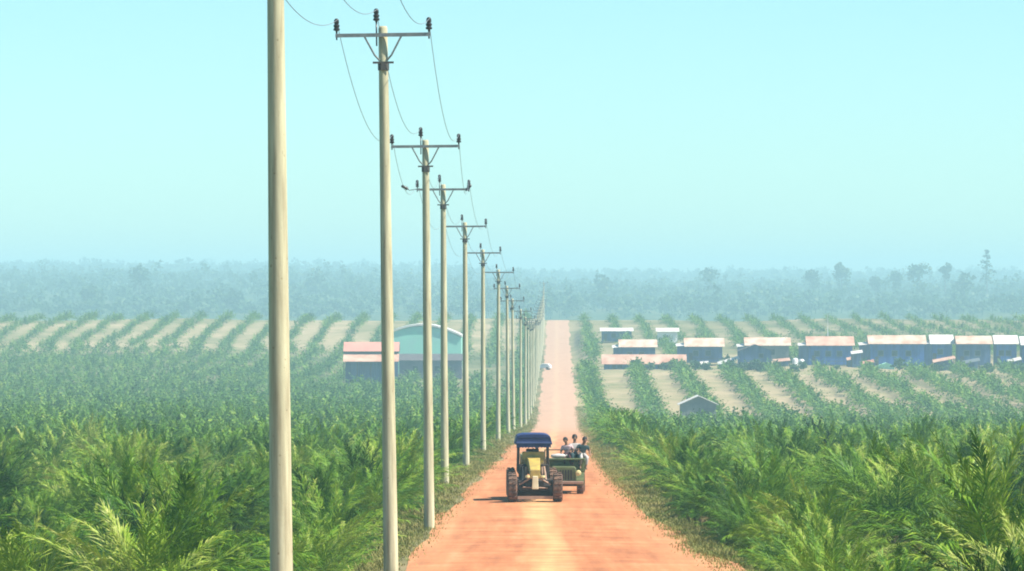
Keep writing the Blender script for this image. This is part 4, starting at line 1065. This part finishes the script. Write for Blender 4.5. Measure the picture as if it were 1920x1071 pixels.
sitter(sx_(1066.5), fd+1.60, fz+1.42, R(-8), 'rider in a pale pink top, left of the three people on the green truck', M['cloth_pink'], M['cloth_maroon'], 0.93, -1, 0.3)
sitter(sx_(1079), fd+1.66, fz+1.42, R(4), 'rider in a white shirt in the middle of the three people on the green truck', M['cloth_white'], M['cloth_dark'], 1.04, 0)
sitter(sx_(1091.5), fd+1.60, fz+1.42, R(14), 'rider in dark shirt and white trousers, right of the three on the green truck', M['cloth_dark'], M['cloth_white'], 0.95, 1, 0.5)

# ------------------------------------------------------------------ haze, sky, sun, camera
HAZE_DENSITY = 0.00038
hz = MB().box(-1700, 1700, -140, 6600, -27, 36)
hm, nt, N, L = new_mat('haze_air')
out = N.new('ShaderNodeOutputMaterial'); pv = N.new('ShaderNodeVolumePrincipled')
pv.inputs['Color'].default_value = (0.58, 0.94, 1.0, 1); pv.inputs['Density'].default_value = HAZE_DENSITY; pv.inputs['Anisotropy'].default_value = 0.0
L.new(pv.outputs[0], out.inputs['Volume'])
ho = hz.build('haze', hm); ho['kind'] = 'stuff'

SUN_EL, SUN_AZ = R(55), R(106)               # azimuth measured from +Y (view direction) towards +X (right)
w = bpy.data.worlds.new('World'); sc.world = w; w.use_nodes = True
N = w.node_tree.nodes; L = w.node_tree.links; N.clear()
wo = N.new('ShaderNodeOutputWorld'); bg = N.new('ShaderNodeBackground'); sky = N.new('ShaderNodeTexSky')
sky.sky_type = 'NISHITA'; sky.sun_disc = False; sky.sun_elevation = SUN_EL; sky.sun_rotation = SUN_AZ
sky.air_density = 1.0; sky.dust_density = 1.0; sky.altitude = 1500; sky.ozone_density = 1.0
tint = N.new('ShaderNodeMix'); tint.data_type = 'RGBA'; tint.blend_type = 'MULTIPLY'; tint.inputs[0].default_value = 1.0
tint.inputs[7].default_value = (0.64, 0.925, 0.955, 1)
L.new(sky.outputs[0], tint.inputs[6]); L.new(tint.outputs[2], bg.inputs[0]); bg.inputs[1].default_value = 0.082
L.new(bg.outputs[0], wo.inputs[0])

sun = bpy.data.lights.new('sun', 'SUN'); sun.energy = 4.5; sun.angle = R(0.5); sun.color = (1.0, 0.93, 0.82)
so = link(bpy.data.objects.new('sun', sun))
sv = Vector((math.sin(SUN_AZ)*math.cos(SUN_EL), math.cos(SUN_AZ)*math.cos(SUN_EL), math.sin(SUN_EL)))
so.rotation_euler = sv.to_track_quat('Z', 'Y').to_euler(); so.location = (40, -20, 60)

cam = bpy.data.cameras.new('camera'); cam.sensor_width = 36; cam.lens = 160; cam.clip_start = 0.5; cam.clip_end = 20000
co = link(bpy.data.objects.new('camera', cam)); co.rotation_euler = (R(90), 0, 0); co.location = (0, 0, 0)
sc.camera = co
sc.view_settings.view_transform = 'Standard'; sc.view_settings.look = 'None'; sc.view_settings.gamma = 1; sc.view_settings.use_curve_mapping = False
sc.view_settings.exposure = 1.12
sc.render.engine = 'CYCLES'
sc.cycles.use_denoising = True
sc.cycles.filter_width = 1.9
sc.cycles.max_bounces = 6; sc.cycles.diffuse_bounces = 3; sc.cycles.transmission_bounces = 4; sc.cycles.volume_bounces = 0
sc.cycles.sample_clamp_indirect = 4.0
